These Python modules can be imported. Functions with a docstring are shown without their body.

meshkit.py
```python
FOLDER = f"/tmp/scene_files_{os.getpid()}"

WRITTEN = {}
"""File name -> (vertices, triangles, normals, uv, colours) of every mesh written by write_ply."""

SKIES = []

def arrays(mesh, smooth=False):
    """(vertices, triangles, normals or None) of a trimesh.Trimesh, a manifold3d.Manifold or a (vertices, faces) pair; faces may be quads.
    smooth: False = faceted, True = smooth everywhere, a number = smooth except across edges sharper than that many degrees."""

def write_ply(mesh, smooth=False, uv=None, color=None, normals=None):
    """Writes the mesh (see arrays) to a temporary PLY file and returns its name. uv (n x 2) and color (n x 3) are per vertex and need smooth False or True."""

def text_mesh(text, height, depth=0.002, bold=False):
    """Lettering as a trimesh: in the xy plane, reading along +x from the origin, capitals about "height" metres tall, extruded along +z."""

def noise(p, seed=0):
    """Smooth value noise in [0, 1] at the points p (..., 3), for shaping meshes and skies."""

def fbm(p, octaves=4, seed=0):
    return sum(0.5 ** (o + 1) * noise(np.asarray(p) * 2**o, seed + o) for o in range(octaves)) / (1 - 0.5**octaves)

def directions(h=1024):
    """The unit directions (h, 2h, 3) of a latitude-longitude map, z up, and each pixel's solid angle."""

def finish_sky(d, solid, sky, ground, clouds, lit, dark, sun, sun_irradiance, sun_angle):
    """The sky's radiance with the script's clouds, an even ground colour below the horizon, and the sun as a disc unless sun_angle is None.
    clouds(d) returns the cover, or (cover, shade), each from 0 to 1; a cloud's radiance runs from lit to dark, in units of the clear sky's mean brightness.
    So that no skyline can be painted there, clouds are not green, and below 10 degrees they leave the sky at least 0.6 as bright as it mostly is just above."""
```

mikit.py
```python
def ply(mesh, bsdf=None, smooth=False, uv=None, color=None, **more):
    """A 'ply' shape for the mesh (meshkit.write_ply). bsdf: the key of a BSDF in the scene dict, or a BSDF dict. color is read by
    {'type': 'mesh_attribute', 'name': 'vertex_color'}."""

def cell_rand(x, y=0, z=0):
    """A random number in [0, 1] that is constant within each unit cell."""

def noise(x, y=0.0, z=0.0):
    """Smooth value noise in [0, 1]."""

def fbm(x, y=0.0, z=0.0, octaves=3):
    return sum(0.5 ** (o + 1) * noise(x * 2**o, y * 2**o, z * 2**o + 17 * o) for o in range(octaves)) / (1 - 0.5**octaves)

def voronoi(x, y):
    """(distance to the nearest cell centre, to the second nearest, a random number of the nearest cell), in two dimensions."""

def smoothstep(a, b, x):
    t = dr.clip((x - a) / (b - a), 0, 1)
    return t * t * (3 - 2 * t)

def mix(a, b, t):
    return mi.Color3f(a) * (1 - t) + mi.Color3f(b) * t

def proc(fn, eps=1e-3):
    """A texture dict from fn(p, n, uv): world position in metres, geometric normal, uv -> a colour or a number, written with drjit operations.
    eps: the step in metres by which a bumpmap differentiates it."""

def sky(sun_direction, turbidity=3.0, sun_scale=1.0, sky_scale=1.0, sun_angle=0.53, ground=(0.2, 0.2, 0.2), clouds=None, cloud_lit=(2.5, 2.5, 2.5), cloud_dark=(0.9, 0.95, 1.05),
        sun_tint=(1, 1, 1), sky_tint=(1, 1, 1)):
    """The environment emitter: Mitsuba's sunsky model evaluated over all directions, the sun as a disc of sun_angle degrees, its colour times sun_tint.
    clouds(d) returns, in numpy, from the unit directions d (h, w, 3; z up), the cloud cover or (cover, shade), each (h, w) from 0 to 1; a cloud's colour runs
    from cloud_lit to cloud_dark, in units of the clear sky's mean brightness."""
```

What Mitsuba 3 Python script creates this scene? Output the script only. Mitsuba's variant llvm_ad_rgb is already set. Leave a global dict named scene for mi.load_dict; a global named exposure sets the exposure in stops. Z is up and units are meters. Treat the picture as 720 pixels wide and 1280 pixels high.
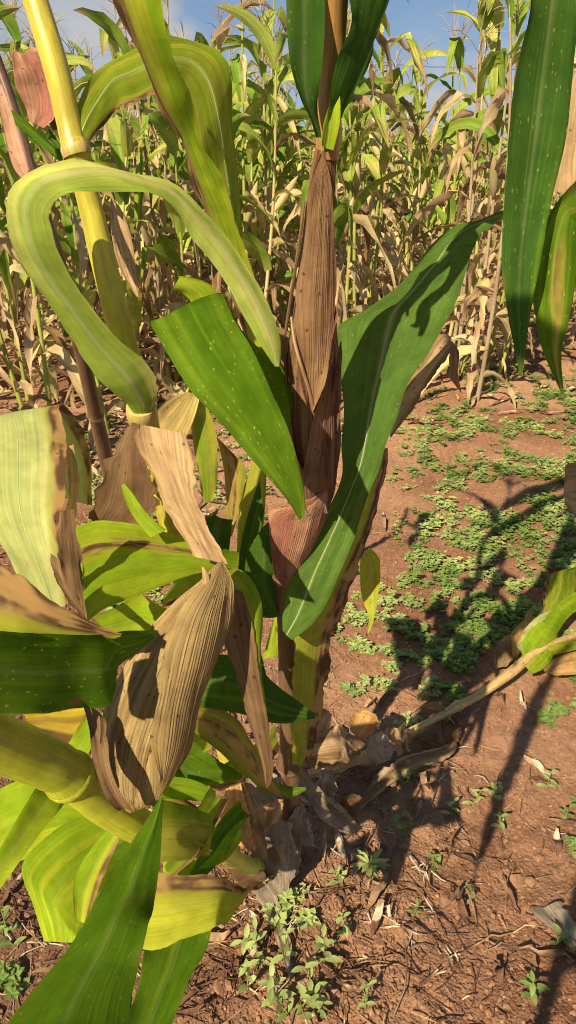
import math, numpy as np, mitsuba as mi, drjit as dr
import mikit, meshkit, trimesh
from mikit import noise, fbm, voronoi, smoothstep, mix

T = mi.ScalarTransform4f
scene, labels = {}, {}

# ------------------------------------------------------------------ camera, sky, exposure
PITCH = math.radians(24.8)
EYE = (0.0, 0.0, 1.25)
scene['camera'] = {'type': 'perspective', 'fov': 44.1, 'fov_axis': 'x', 'near_clip': 0.05, 'far_clip': 5000.0,
                   'to_world': T().look_at(origin=list(EYE), target=[0, math.cos(PITCH), EYE[2] - math.sin(PITCH)], up=[0, 0, 1])}
SUN_AZ, SUN_EL = math.radians(30.5), math.radians(38)
SUN = (-math.sin(SUN_AZ) * math.cos(SUN_EL), -math.cos(SUN_AZ) * math.cos(SUN_EL), math.sin(SUN_EL))


def clouds(d):
    x, y, z = d[..., 0], d[..., 1], np.maximum(d[..., 2], 0.02)
    q = np.stack([x / (z + .35) * 3.2, y / (z + .35) * 3.2, 0 * x + .5], -1)
    low = meshkit.fbm(q, 5, seed=4)
    puff = meshkit.fbm(np.stack([x * 5, y * 5, z * 11], -1), 5, seed=11)
    a = np.clip((low - .36) / .2, 0, 1) * .8 * np.clip(.55 - x * 1.4, .15, 1)
    b = np.clip((puff - .46) / .1, 0, 1) * np.clip((.42 - z) / .2, 0, 1) * .85
    haze = np.exp(-z / .10) * .35
    cover = np.clip(np.maximum(np.maximum(a, b), haze), 0, 1)
    return cover, np.clip(1.1 - 1.6 * low, 0, 1) * .6


scene['sky_light'] = mikit.sky(SUN, turbidity=3, sky_scale=.44, clouds=clouds, cloud_lit=(2.5, 2.5, 2.55), cloud_dark=(1.1, 1.2, 1.32), sky_tint=(.92, 1.0, 1.1), ground=(.16, .11, .08), sun_tint=(1.0, 1.0, .98))
exposure = 2.7

# ------------------------------------------------------------------ materials
LEAVES = [
 ('C','green','glossy green leaf folded over in front of the ear',{'spots': 1.0,'keel': -0.03,'rib': 0,'patch': 0.2},[0.0,0.6668,1.0243,0.0094,0.6916,1.0779,-0.0229,0.6551,1.0467,-0.0116,0.6876,1.093,-0.0668,0.6521,1.0877,-0.0459,0.6895,1.121,-0.1057,0.643,1.1276,-0.0597,0.678,1.1558,-0.1176,0.6268,1.1402,-0.06,0.66,1.1646,-0.1134,0.6092,1.138,-0.056,0.6372,1.1629,-0.1,0.5863,1.1241,-0.0459,0.6132,1.1466,-0.0737,0.5564,1.0953,-0.027,0.5846,1.1205,-0.0413,0.5369,1.0649,-0.0071,0.5572,1.0851,-0.0128,0.5274,1.0324,0.0071,0.5404,1.0487,0.0026,0.5284,1.0109,0.0137,0.5334,1.0215,0.0093,0.5328,0.9965,0.0138,0.5294,1.001]),
 ('C','bluegreen','broad blue-green leaf with a pale midrib right of the ear',{'spots': 0.5,'keel': 0.05,'mid': 0.0017,'patch': 0.25},[-0.0069,0.7374,0.7479,0.0039,0.7241,0.7429,-0.0079,0.7469,0.7686,0.031,0.7247,0.7681,0.002,0.7549,0.8096,0.0607,0.7233,0.8366,0.0213,0.7604,0.8454,0.0811,0.7277,0.8937,0.0472,0.7613,0.8951,0.0978,0.735,0.9574,0.0609,0.7629,0.9462,0.1079,0.7375,0.9865,0.0629,0.7812,1.0095,0.1265,0.7535,1.045,0.0576,0.7942,1.0615,0.1505,0.7616,1.0864,0.054,0.8108,1.0974,0.1735,0.7796,1.1252,0.0876,0.8399,1.1129,0.1904,0.8148,1.1538,0.137,0.8767,1.1447,0.2087,0.8607,1.1815,0.1761,0.9187,1.1878,0.2296,0.9001,1.1953,0.2277,0.9496,1.2071,0.2505,0.9371,1.204,0.2784,0.9879,1.2186,0.2825,0.9837,1.2093,0.3291,1.0336,1.2221,0.3291,1.0318,1.2182]),
 ('C','yellowgreen','yellowing leaf with a dry brown margin under the blue-green one',{'br': 0.38,'keel': 0.05,'mid': 0.0,'wrinkle': 0.002,'jag': 0.12},[0.0073,0.8199,0.4496,0.0316,0.8189,0.4474,0.0057,0.8008,0.5514,0.0452,0.8062,0.5392,0.0065,0.7844,0.6351,0.0546,0.8006,0.6225,0.0084,0.7696,0.6985,0.0598,0.7907,0.6963,0.025,0.7617,0.7767,0.0778,0.7831,0.7754,0.0538,0.7692,0.8407,0.0921,0.7781,0.836,0.0765,0.7716,0.8935,0.1074,0.7807,0.8893,0.0887,0.773,0.9442,0.1143,0.7823,0.9405,0.1015,0.7753,0.973,0.1167,0.7848,0.9697]),
 ('C','tan','',{'wrinkle': 0.004,'jag': 0.15},[0.1356,0.9312,0.929,0.1433,0.9331,0.933,0.14,0.9451,0.959,0.1687,0.9474,0.964,0.1659,0.9725,0.9945,0.1904,0.9711,0.9914,0.1957,1.0012,1.0327,0.2216,0.9974,1.0246,0.2191,1.0337,1.0555,0.2444,1.0222,1.0305,0.2352,1.04,1.0451,0.2503,1.0176,0.9968,0.234,1.0275,0.9943,0.2539,1.0167,0.9709]),
 ('C','yellow','small yellow leaf hanging over the weeds',{'mid': 0.0008,'patch': 0.6,'keel': 0.12},[0.0983,0.84,0.803,0.1111,0.8418,0.8069,0.0962,0.8265,0.7739,0.1229,0.8346,0.7914,0.0994,0.8045,0.7501,0.1205,0.8143,0.7712,0.1057,0.785,0.7317,0.114,0.7881,0.7384,0.1015,0.7767,0.7137,0.1036,0.7758,0.7118]),
 ('C','dark','',{'spots': 0.8,'keel': 0.06},[-0.0157,0.7863,0.7346,-0.0084,0.7894,0.7412,-0.0331,0.7779,0.7401,-0.0084,0.7995,0.763,-0.0547,0.7745,0.7806,-0.0083,0.8026,0.7936,-0.0526,0.7915,0.8174,-0.0103,0.8135,0.8171,-0.0393,0.823,0.8378,-0.0146,0.8355,0.8409,-0.0211,0.8498,0.848,-0.0169,0.8489,0.8461]),
 ('C','yellowgreen','',{'keel': 0.1,'spots': 0.6},[-0.0697,0.8691,0.7468,-0.0495,0.8724,0.754,-0.072,0.8842,0.7795,-0.0382,0.8889,0.7897,-0.0675,0.9125,0.8408,-0.0326,0.9078,0.8305,-0.054,0.9323,0.8836,-0.0304,0.9267,0.8714,-0.0436,0.9644,0.9055,-0.0344,0.9635,0.9034]),
 ('C','lime','',{'keel': 0.05},[-0.0396,0.9031,0.5819,-0.0161,0.9051,0.5864,-0.0297,0.9181,0.6145,-0.0161,0.9197,0.6179,-0.0198,0.9311,0.6426,-0.0136,0.9321,0.6448]),
 ('C','stripy','',{'wrinkle': 0.002,'su': 0.4,'sw': 0.6},[-0.1012,0.9526,0.9276,-0.0574,0.9337,0.8867,-0.09,0.9314,0.8816,-0.0619,0.9219,0.8612,-0.0866,0.9078,0.8305,-0.0697,0.9068,0.8285,-0.0877,0.8917,0.7958,-0.0787,0.8936,0.7999]),
 ('C','dark','dark green leaf left of the upper stalk',{'keel': 0.12,'mid': 0.0,'spots': 0.4},[0.0011,0.6066,1.3947,0.0247,0.619,1.3977,0.0006,0.5988,1.3659,0.0244,0.6109,1.3682,0.0011,0.5942,1.3321,0.0238,0.6048,1.3311,0.0075,0.5926,1.3048,0.023,0.6042,1.3059,0.0154,0.5985,1.2935,0.0241,0.6093,1.2933,0.0213,0.6094,1.2816,0.0255,0.6094,1.2816]),
 ('C','dark','dark green leaf curling right of the upper stalk',{'keel': 0.16,'mid': 0.0,'spots': 0.3},[0.0273,0.6049,1.2716,0.034,0.6054,1.2727,0.0246,0.5886,1.2841,0.0377,0.6105,1.2838,0.0287,0.5857,1.3017,0.0449,0.6189,1.302,0.0366,0.5848,1.3236,0.0559,0.6303,1.3268,0.0397,0.5835,1.3447,0.0668,0.6537,1.3535,0.0415,0.5867,1.3635,0.0762,0.6767,1.3794,0.0432,0.5943,1.3918,0.0898,0.703,1.4125]),
 ('C','lime','',{'keel': 0.2},[0.0333,0.5829,1.2719,0.0243,0.5788,1.2748,0.0371,0.5866,1.2917,0.0258,0.5785,1.2861,0.0371,0.5963,1.3127,0.0304,0.5857,1.3017,0.0398,0.6094,1.3292,0.0365,0.6011,1.3232]),
 ('C','green','',{'keel': 0.1,'patch': 0.7},[-0.0134,0.7408,0.4931,-0.0089,0.7352,0.4809,0.0055,0.7236,0.5034,0.0022,0.7172,0.4895,0.0238,0.7157,0.5101,0.0248,0.7138,0.5062]),
 ('Y','paleleaf','pale green leaf arching over in a wide loop',{'keel': 0.14,'rib': 0.9,'patch': 0.8,'jag': 0.04},[-0.1554,0.7064,1.0265,-0.1439,0.7088,1.0318,-0.1597,0.6887,1.0479,-0.1302,0.6934,1.058,-0.1721,0.6661,1.0703,-0.1327,0.6843,1.086,-0.1923,0.6523,1.1121,-0.1559,0.6661,1.1181,-0.2092,0.6389,1.1545,-0.1757,0.6492,1.153,-0.2227,0.631,1.1852,-0.1856,0.6302,1.1834,-0.227,0.6217,1.2128,-0.1905,0.6182,1.2051,-0.2257,0.6218,1.2367,-0.1924,0.6164,1.2251,-0.2148,0.6304,1.2554,-0.1827,0.6229,1.2391,-0.1924,0.6344,1.2641,-0.1635,0.625,1.2437,-0.1664,0.6464,1.2661,-0.1391,0.6316,1.246,-0.1327,0.6547,1.2604,-0.1132,0.6398,1.24,-0.1016,0.6717,1.2495,-0.0931,0.6511,1.2287,-0.0802,0.6746,1.2318,-0.0817,0.6536,1.2103,-0.0602,0.6768,1.2128,-0.0683,0.6564,1.1925,-0.0396,0.6752,1.1854,-0.0546,0.6575,1.171,-0.0183,0.6704,1.1513,-0.0389,0.655,1.1417,-0.0059,0.662,1.1093,-0.0219,0.6523,1.1121,-0.0074,0.6558,1.0958,-0.0126,0.6558,1.0958]),
 ('Y','limeY','upright yellow-green leaf with a brown edge',{'keel': 0.1,'bl': 0.34,'patch': 0.9,'spots': 0.3,'jag': 0.05},[-0.0443,0.8249,1.0802,-0.0231,0.7947,1.0864,-0.0622,0.817,1.1348,-0.0314,0.7808,1.1399,-0.0731,0.81,1.1791,-0.0416,0.7676,1.1828,-0.0846,0.7901,1.2196,-0.0497,0.7468,1.2213,-0.0945,0.7742,1.2566,-0.0624,0.7284,1.2528,-0.1025,0.7455,1.2899,-0.0787,0.7131,1.2913,-0.1143,0.7292,1.3143,-0.083,0.6847,1.3133,-0.1235,0.712,1.3367,-0.0859,0.6667,1.3339,-0.1316,0.6953,1.36,-0.0901,0.6477,1.3525,-0.1379,0.6835,1.3822,-0.0939,0.6351,1.3729,-0.1448,0.6832,1.4054,-0.0975,0.6278,1.3928]),
 ('Y','yellowgreen','green leaf bending over behind the upright one',{'keel': 0.1,'mid': 0.0014,'patch': 0.4,'br': 0.1},[-0.189,0.6939,1.2736,-0.1792,0.6936,1.2729,-0.1847,0.7005,1.2998,-0.1695,0.7009,1.2888,-0.1786,0.7237,1.3261,-0.1587,0.7181,1.3023,-0.1667,0.7624,1.3504,-0.1512,0.7341,1.3129,-0.1485,0.7791,1.3627,-0.1375,0.7465,1.3159,-0.1224,0.8066,1.3744,-0.1158,0.7636,1.329,-0.0945,0.8313,1.3803,-0.101,0.7841,1.3258,-0.0719,0.8388,1.3727,-0.0962,0.7859,1.3058,-0.0599,0.837,1.345,-0.0929,0.7841,1.278,-0.0549,0.8393,1.3023,-0.087,0.8005,1.242,-0.0521,0.8405,1.2572,-0.0776,0.8047,1.2035,-0.05,0.8406,1.2096,-0.0693,0.8222,1.1697,-0.0504,0.8425,1.166,-0.0612,0.8376,1.1554]),
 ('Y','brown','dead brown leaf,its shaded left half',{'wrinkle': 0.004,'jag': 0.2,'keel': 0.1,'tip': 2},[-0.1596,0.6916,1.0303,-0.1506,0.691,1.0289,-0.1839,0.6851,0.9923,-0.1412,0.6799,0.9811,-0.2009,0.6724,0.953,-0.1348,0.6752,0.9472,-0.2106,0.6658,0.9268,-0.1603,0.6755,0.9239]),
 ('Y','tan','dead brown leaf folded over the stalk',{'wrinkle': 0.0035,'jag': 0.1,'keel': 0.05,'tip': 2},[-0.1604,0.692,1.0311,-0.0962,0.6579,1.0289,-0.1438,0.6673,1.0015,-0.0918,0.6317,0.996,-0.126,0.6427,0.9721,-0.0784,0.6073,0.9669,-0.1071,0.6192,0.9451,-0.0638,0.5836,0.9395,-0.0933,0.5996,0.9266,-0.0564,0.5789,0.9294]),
 ('Y','yellowgreen','',{'keel': 0.1,'bl': 0.1},[-0.1157,0.886,0.855,-0.1026,0.887,0.857,-0.1199,0.8918,0.8914,-0.095,0.8941,0.8963,-0.1261,0.8982,0.9291,-0.0951,0.9027,0.9388,-0.129,0.9043,0.9661,-0.1015,0.9065,0.9709,-0.1345,0.8994,1.0031,-0.1159,0.9003,1.005]),
 ('Y','yellowtan','',{'keel': 0.05,'wrinkle': 0.001},[-0.1317,0.8954,1.0064,-0.1138,0.8994,1.0031,-0.1515,0.887,1.0002,-0.1283,0.8786,0.958,-0.1679,0.8797,0.9845,-0.1501,0.8655,0.9299,-0.1759,0.8807,0.9627,-0.1676,0.8634,0.9252]),
 ('L','husktan','left husk leaf of the ear,tucked under the other',{'part': 'ear__husk_leaf','keel': -0.16,'round': 1,'nu': 81,'ridge': 0.0008,'jag': 0.03},[-0.0989,0.5059,0.9096,-0.0907,0.5087,0.9157,-0.1314,0.5043,0.8752,-0.1007,0.495,0.8789,-0.154,0.5025,0.8474,-0.1036,0.4815,0.8473,-0.1636,0.4985,0.8151,-0.1046,0.4716,0.8211,-0.1613,0.4898,0.7842,-0.1053,0.4646,0.7964,-0.1538,0.4804,0.7591,-0.1088,0.4619,0.7715,-0.1451,0.475,0.7404,-0.1162,0.4646,0.7535,-0.1408,0.4723,0.7344,-0.1325,0.4686,0.7384]),
 ('L','husktan','right husk leaf of the ear with fine straight ribs',{'part': 'ear__husk_leaf','keel': -0.2,'round': 1,'nu': 81,'ridge': 0.0009,'jag': 0.03},[-0.0558,0.5256,0.9619,-0.0545,0.5251,0.9607,-0.0684,0.507,0.9527,-0.0486,0.5192,0.9432,-0.0894,0.4865,0.9296,-0.0501,0.5163,0.9132,-0.1,0.4636,0.9039,-0.0595,0.5075,0.8821,-0.1056,0.4465,0.8765,-0.0751,0.4939,0.8456,-0.1077,0.4394,0.8421,-0.0872,0.478,0.8063,-0.1099,0.4458,0.8034,-0.1011,0.4663,0.781,-0.1119,0.4584,0.7686,-0.1104,0.4641,0.7645]),
 ('L','tan','small split husk tip beside the ear tip',{'part': 'ear__husk_leaf','keel': 0.2,'wrinkle': 0.001},[-0.0734,0.5027,0.9361,-0.0646,0.5038,0.9432,-0.0705,0.5093,0.9551,-0.0646,0.5093,0.9551,-0.0711,0.5123,0.964,-0.0684,0.512,0.9634]),
 ('L','brown','dark brown withered husk leaf',{'wrinkle': 0.003,'keel': 0.2},[-0.1316,0.4394,0.7704,-0.1417,0.4394,0.7704,-0.137,0.4321,0.8024,-0.1514,0.4321,0.8024,-0.1436,0.4379,0.8268,-0.1592,0.4417,0.8231,-0.1501,0.4513,0.8438,-0.1611,0.4499,0.8409,-0.1592,0.4598,0.8505,-0.1645,0.4579,0.8463,-0.1646,0.4679,0.8561,-0.1699,0.4677,0.8555]),
 ('L','brown','',{'wrinkle': 0.002,'keel': 0.2},[-0.1553,0.4504,0.8421,-0.1514,0.4458,0.832,-0.1594,0.4591,0.8537,-0.1489,0.4563,0.8477,-0.1646,0.4682,0.8567,-0.1613,0.4677,0.8555]),
 ('L','lime','yellow-green leaf with a dark brown stripe',{'keel': 0.05,'su': 0.28,'sw': 0.14,'patch': 0.5,'spots': 0.5},[-0.0688,0.6332,0.9039,-0.0711,0.6191,0.8971,-0.0972,0.6407,0.9201,-0.0925,0.5963,0.9074,-0.1287,0.6403,0.9311,-0.1142,0.5671,0.9157,-0.1654,0.6305,0.9457,-0.1395,0.5318,0.9228,-0.1925,0.6215,0.95,-0.158,0.5016,0.929,-0.205,0.6106,0.9502,-0.1638,0.4907,0.9291,-0.2142,0.6212,0.9493,-0.1728,0.5113,0.926,-0.2205,0.6305,0.9457,-0.1879,0.5583,0.9325]),
 ('L','lime','',{'keel': 0.06,'spots': 0.6},[-0.1069,0.6101,0.8539,-0.1053,0.5992,0.8304,-0.1296,0.6139,0.862,-0.1296,0.5975,0.8267,-0.149,0.6183,0.8715,-0.1498,0.5965,0.8245,-0.1757,0.6043,0.8652,-0.1757,0.5882,0.8304,-0.1984,0.5918,0.862,-0.1969,0.5826,0.842]),
 ('L','yellowgreen','leaf with a wide scorched brown upper half',{'bl': 0.62,'wrinkle': 0.002,'jag': 0.12,'patch': 0.6},[-0.2193,0.4433,1.0173,-0.2193,0.415,0.956,-0.1912,0.4364,1.0025,-0.1912,0.415,0.956,-0.1687,0.4286,0.9856,-0.1721,0.4233,0.9502,-0.1492,0.4322,0.9694,-0.1521,0.4321,0.9453,-0.1375,0.4372,0.9565,-0.1371,0.4416,0.9422,-0.124,0.4431,0.9454,-0.1252,0.4421,0.9433]),
 ('L','green','dark glossy green leaf running out to the left',{'keel': 0.05,'spots': 1.0,'mid': 0.0},[-0.1059,0.4899,0.9156,-0.1099,0.4874,0.9102,-0.1148,0.4768,0.923,-0.1281,0.4737,0.9043,-0.1287,0.4598,0.9339,-0.1367,0.4525,0.9061,-0.1353,0.4429,0.9449,-0.1348,0.4253,0.895,-0.1492,0.4262,0.9564,-0.1483,0.4077,0.9046,-0.1598,0.4094,0.9679,-0.1598,0.387,0.9194,-0.1822,0.3769,0.9928,-0.1822,0.355,0.9455,-0.2031,0.3525,1.0116,-0.2031,0.3311,0.9653,-0.225,0.3367,1.025,-0.225,0.3178,0.9842]),
 ('L','yellowbrown','',{'keel': 0.05,'wrinkle': 0.001},[-0.2673,0.5687,0.7642,-0.2551,0.5568,0.7385,-0.243,0.5704,0.7679,-0.2333,0.5534,0.7311,-0.2227,0.5704,0.7679,-0.2146,0.551,0.726,-0.2009,0.5721,0.7715,-0.196,0.5534,0.7311]),
 ('L','limeY','narrow green leaf crossing under the thick stalk',{'keel': 0.08,'spots': 0.8,'patch': 0.3},[-0.2009,0.5704,0.7679,-0.1863,0.5677,0.762,-0.2142,0.5413,0.7527,-0.1921,0.5397,0.7491,-0.2256,0.5162,0.746,-0.2004,0.5108,0.7342,-0.2268,0.4768,0.7561,-0.2009,0.4714,0.7443,-0.2281,0.4365,0.7643,-0.2079,0.4314,0.7533,-0.2308,0.4045,0.7665,-0.2148,0.3999,0.7566,-0.2382,0.3799,0.761,-0.2258,0.3752,0.7508]),
 ('L','limeY','broad bright yellow-green leaf,its tip doubled back',{'keel': 0.03,'patch': 0.5,'mid': 0.0,'spots': 0.3},[-0.1732,0.6473,0.5529,-0.1654,0.5921,0.5288,-0.1908,0.6399,0.5608,-0.1799,0.5722,0.5334,-0.2362,0.6127,0.5734,-0.1949,0.5282,0.5575,-0.27,0.5734,0.5836,-0.2053,0.4898,0.5696,-0.2876,0.5384,0.5795,-0.2084,0.4697,0.5737,-0.2647,0.4993,0.5663,-0.2087,0.4594,0.5754,-0.2478,0.4712,0.5532,-0.211,0.4574,0.5711]),
 ('L','limeY','',{'keel': 0.1,'patch': 0.4},[-0.4058,0.6452,0.5484,-0.3966,0.59,0.4765,-0.3604,0.663,0.5632,-0.3434,0.6001,0.4985,-0.3189,0.6777,0.5711,-0.2985,0.6153,0.5075,-0.2794,0.6941,0.5588,-0.2553,0.6358,0.5041,-0.2432,0.7003,0.5246,-0.2252,0.6543,0.4966,-0.2137,0.6988,0.4974,-0.2115,0.6848,0.491]),
 ('L','green','',{'keel': 0.08},[-0.1706,0.5877,0.5669,-0.1568,0.5761,0.5418,-0.2004,0.5748,0.5629,-0.1822,0.5557,0.5215,-0.2268,0.5601,0.555,-0.2115,0.5337,0.4978,-0.2394,0.5488,0.5305,-0.2268,0.5224,0.4733]),
 ('L','green','long pointed green leaf rising from the bottom edge',{'keel': 0.14,'mid': 0.0,'spots': 0.3,'patch': 0.1},[-0.1843,0.2416,0.7715,-0.0969,0.2416,0.7715,-0.1811,0.2776,0.7541,-0.1035,0.2765,0.7517,-0.1728,0.2992,0.7531,-0.1064,0.2976,0.7497,-0.1631,0.3211,0.7528,-0.1057,0.3189,0.7482,-0.1521,0.3445,0.7558,-0.1029,0.3432,0.7531,-0.1423,0.3773,0.7553,-0.1033,0.3721,0.7441,-0.1326,0.4064,0.7587,-0.1041,0.4021,0.7493,-0.1198,0.4312,0.7647,-0.1057,0.4278,0.7574,-0.1091,0.4516,0.773,-0.107,0.451,0.7718]),
 ('L','green','',{'keel': 0.1,'mid': 0.0,'spots': 0.3},[-0.1492,0.5351,0.5485,-0.0658,0.5406,0.5604,-0.1476,0.4933,0.5295,-0.0787,0.507,0.5354,-0.1474,0.4617,0.5326,-0.0862,0.4732,0.5338,-0.149,0.4294,0.5343,-0.0984,0.4399,0.5332,-0.1535,0.3861,0.536,-0.1151,0.3936,0.5284]),
 ('L','yellow','yellow leaf with a brown torn upper edge',{'keel': 0.06,'bl': 0.3,'patch': 0.4,'spots': 0.5,'jag': 0.04},[-0.1575,0.4895,0.6404,-0.1591,0.4551,0.5661,-0.126,0.4868,0.6347,-0.1219,0.4496,0.578,-0.0958,0.4928,0.6238,-0.0962,0.4532,0.5857,-0.0713,0.499,0.6135,-0.0724,0.464,0.5854,-0.0541,0.5097,0.589,-0.0616,0.4874,0.5644,-0.0459,0.5282,0.5575,-0.0513,0.5131,0.5486,-0.0427,0.5434,0.5427,-0.0444,0.539,0.533]),
 ('L','lime','',{'keel': 0.1},[-0.1369,0.5469,0.574,-0.1369,0.5395,0.558,-0.1228,0.5535,0.5883,-0.1097,0.5399,0.5588,-0.112,0.5598,0.5782,-0.0986,0.5487,0.554]),
 ('L','yellowgreen','green leaf arching down beside the ear',{'keel': 0.1,'br': 0.2,'spots': 0.4},[-0.0652,0.5505,0.9394,-0.0662,0.5556,0.9267,-0.0482,0.5508,0.9401,-0.0576,0.5529,0.9208,-0.0343,0.5513,0.9292,-0.0464,0.5475,0.8971,-0.0245,0.5441,0.9018,-0.0351,0.5395,0.8678,-0.0241,0.5379,0.8645,-0.0297,0.5337,0.8316,-0.0226,0.5371,0.815,-0.026,0.5371,0.7912,-0.0142,0.5298,0.7277,-0.0189,0.5281,0.7241]),
 ('L','brown','mottled brown dry leaf hanging straight down',{'wrinkle': 0.0015,'jag': 0.08,'keel': 0.06},[-0.0506,0.5393,0.9272,-0.0418,0.5428,0.9227,-0.0583,0.5327,0.877,-0.0317,0.5378,0.8881,-0.0504,0.5312,0.8499,-0.0271,0.5312,0.8499,-0.0423,0.5269,0.8168,-0.0215,0.5244,0.8114,-0.0339,0.5222,0.7829,-0.0166,0.5165,0.7706,-0.0245,0.514,0.7412,-0.0145,0.5137,0.7405,-0.0217,0.5137,0.7168,-0.0186,0.5144,0.7182]),
 ('L','dark','',{'keel': 0.08,'spots': 0.4},[-0.1008,0.6594,0.7698,-0.1008,0.6337,0.7143,-0.054,0.6583,0.7674,-0.054,0.6307,0.7078,-0.0138,0.6612,0.726,-0.0157,0.6422,0.685,0.0113,0.669,0.6952,0.0113,0.6587,0.6729,0.0325,0.6705,0.6747,0.0325,0.6681,0.6695]),
 ('L','dark','',{'keel': 0.1},[-0.0378,0.8896,0.8865,-0.0324,0.8715,0.8473,-0.0641,0.84,0.803,-0.0449,0.8265,0.7739,-0.0656,0.8001,0.7405,-0.0402,0.7823,0.7021,-0.0517,0.757,0.695,-0.0269,0.744,0.6668]),
 ('L','stripy','',{'su': 0.55,'sw': 0.5,'keel': 0.1},[-0.1044,0.6356,0.7184,-0.1062,0.6224,0.6898,-0.0784,0.6496,0.7009,-0.0849,0.6302,0.659,-0.0526,0.6633,0.6591,-0.0593,0.6425,0.614,-0.0304,0.6832,0.583,-0.0354,0.6705,0.5554,-0.0085,0.7055,0.512,-0.0107,0.7028,0.5062]),
 ('L','green','',{'keel': 0.12},[-0.1153,0.6496,0.6532,-0.1512,0.6298,0.6103,-0.0937,0.6505,0.6313,-0.1224,0.6312,0.5897,-0.0726,0.6517,0.61,-0.0948,0.6419,0.5889,-0.0558,0.6551,0.5937,-0.0577,0.6527,0.5884]),
 ('L','limeY','',{'keel': 0.15},[-0.1395,0.6017,0.6449,-0.144,0.5903,0.6204,-0.1107,0.6148,0.6255,-0.1181,0.6051,0.6046,-0.085,0.6238,0.5975,-0.0926,0.6187,0.5863]),
 ('L','yellowgreen','',{'keel': 0.08},[-0.1205,0.4649,0.7542,-0.1233,0.4411,0.7027,-0.1074,0.4754,0.741,-0.1074,0.4522,0.691,-0.0919,0.4919,0.7172,-0.0904,0.471,0.672,-0.0756,0.5106,0.6862,-0.0772,0.4961,0.6547]),
 ('L','limeY','',{'keel': 0.15},[-0.0882,0.5669,0.5697,-0.081,0.5594,0.5534,-0.0793,0.6184,0.538,-0.0677,0.6062,0.5117,-0.0724,0.6693,0.5052,-0.059,0.6594,0.4836]),
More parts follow.
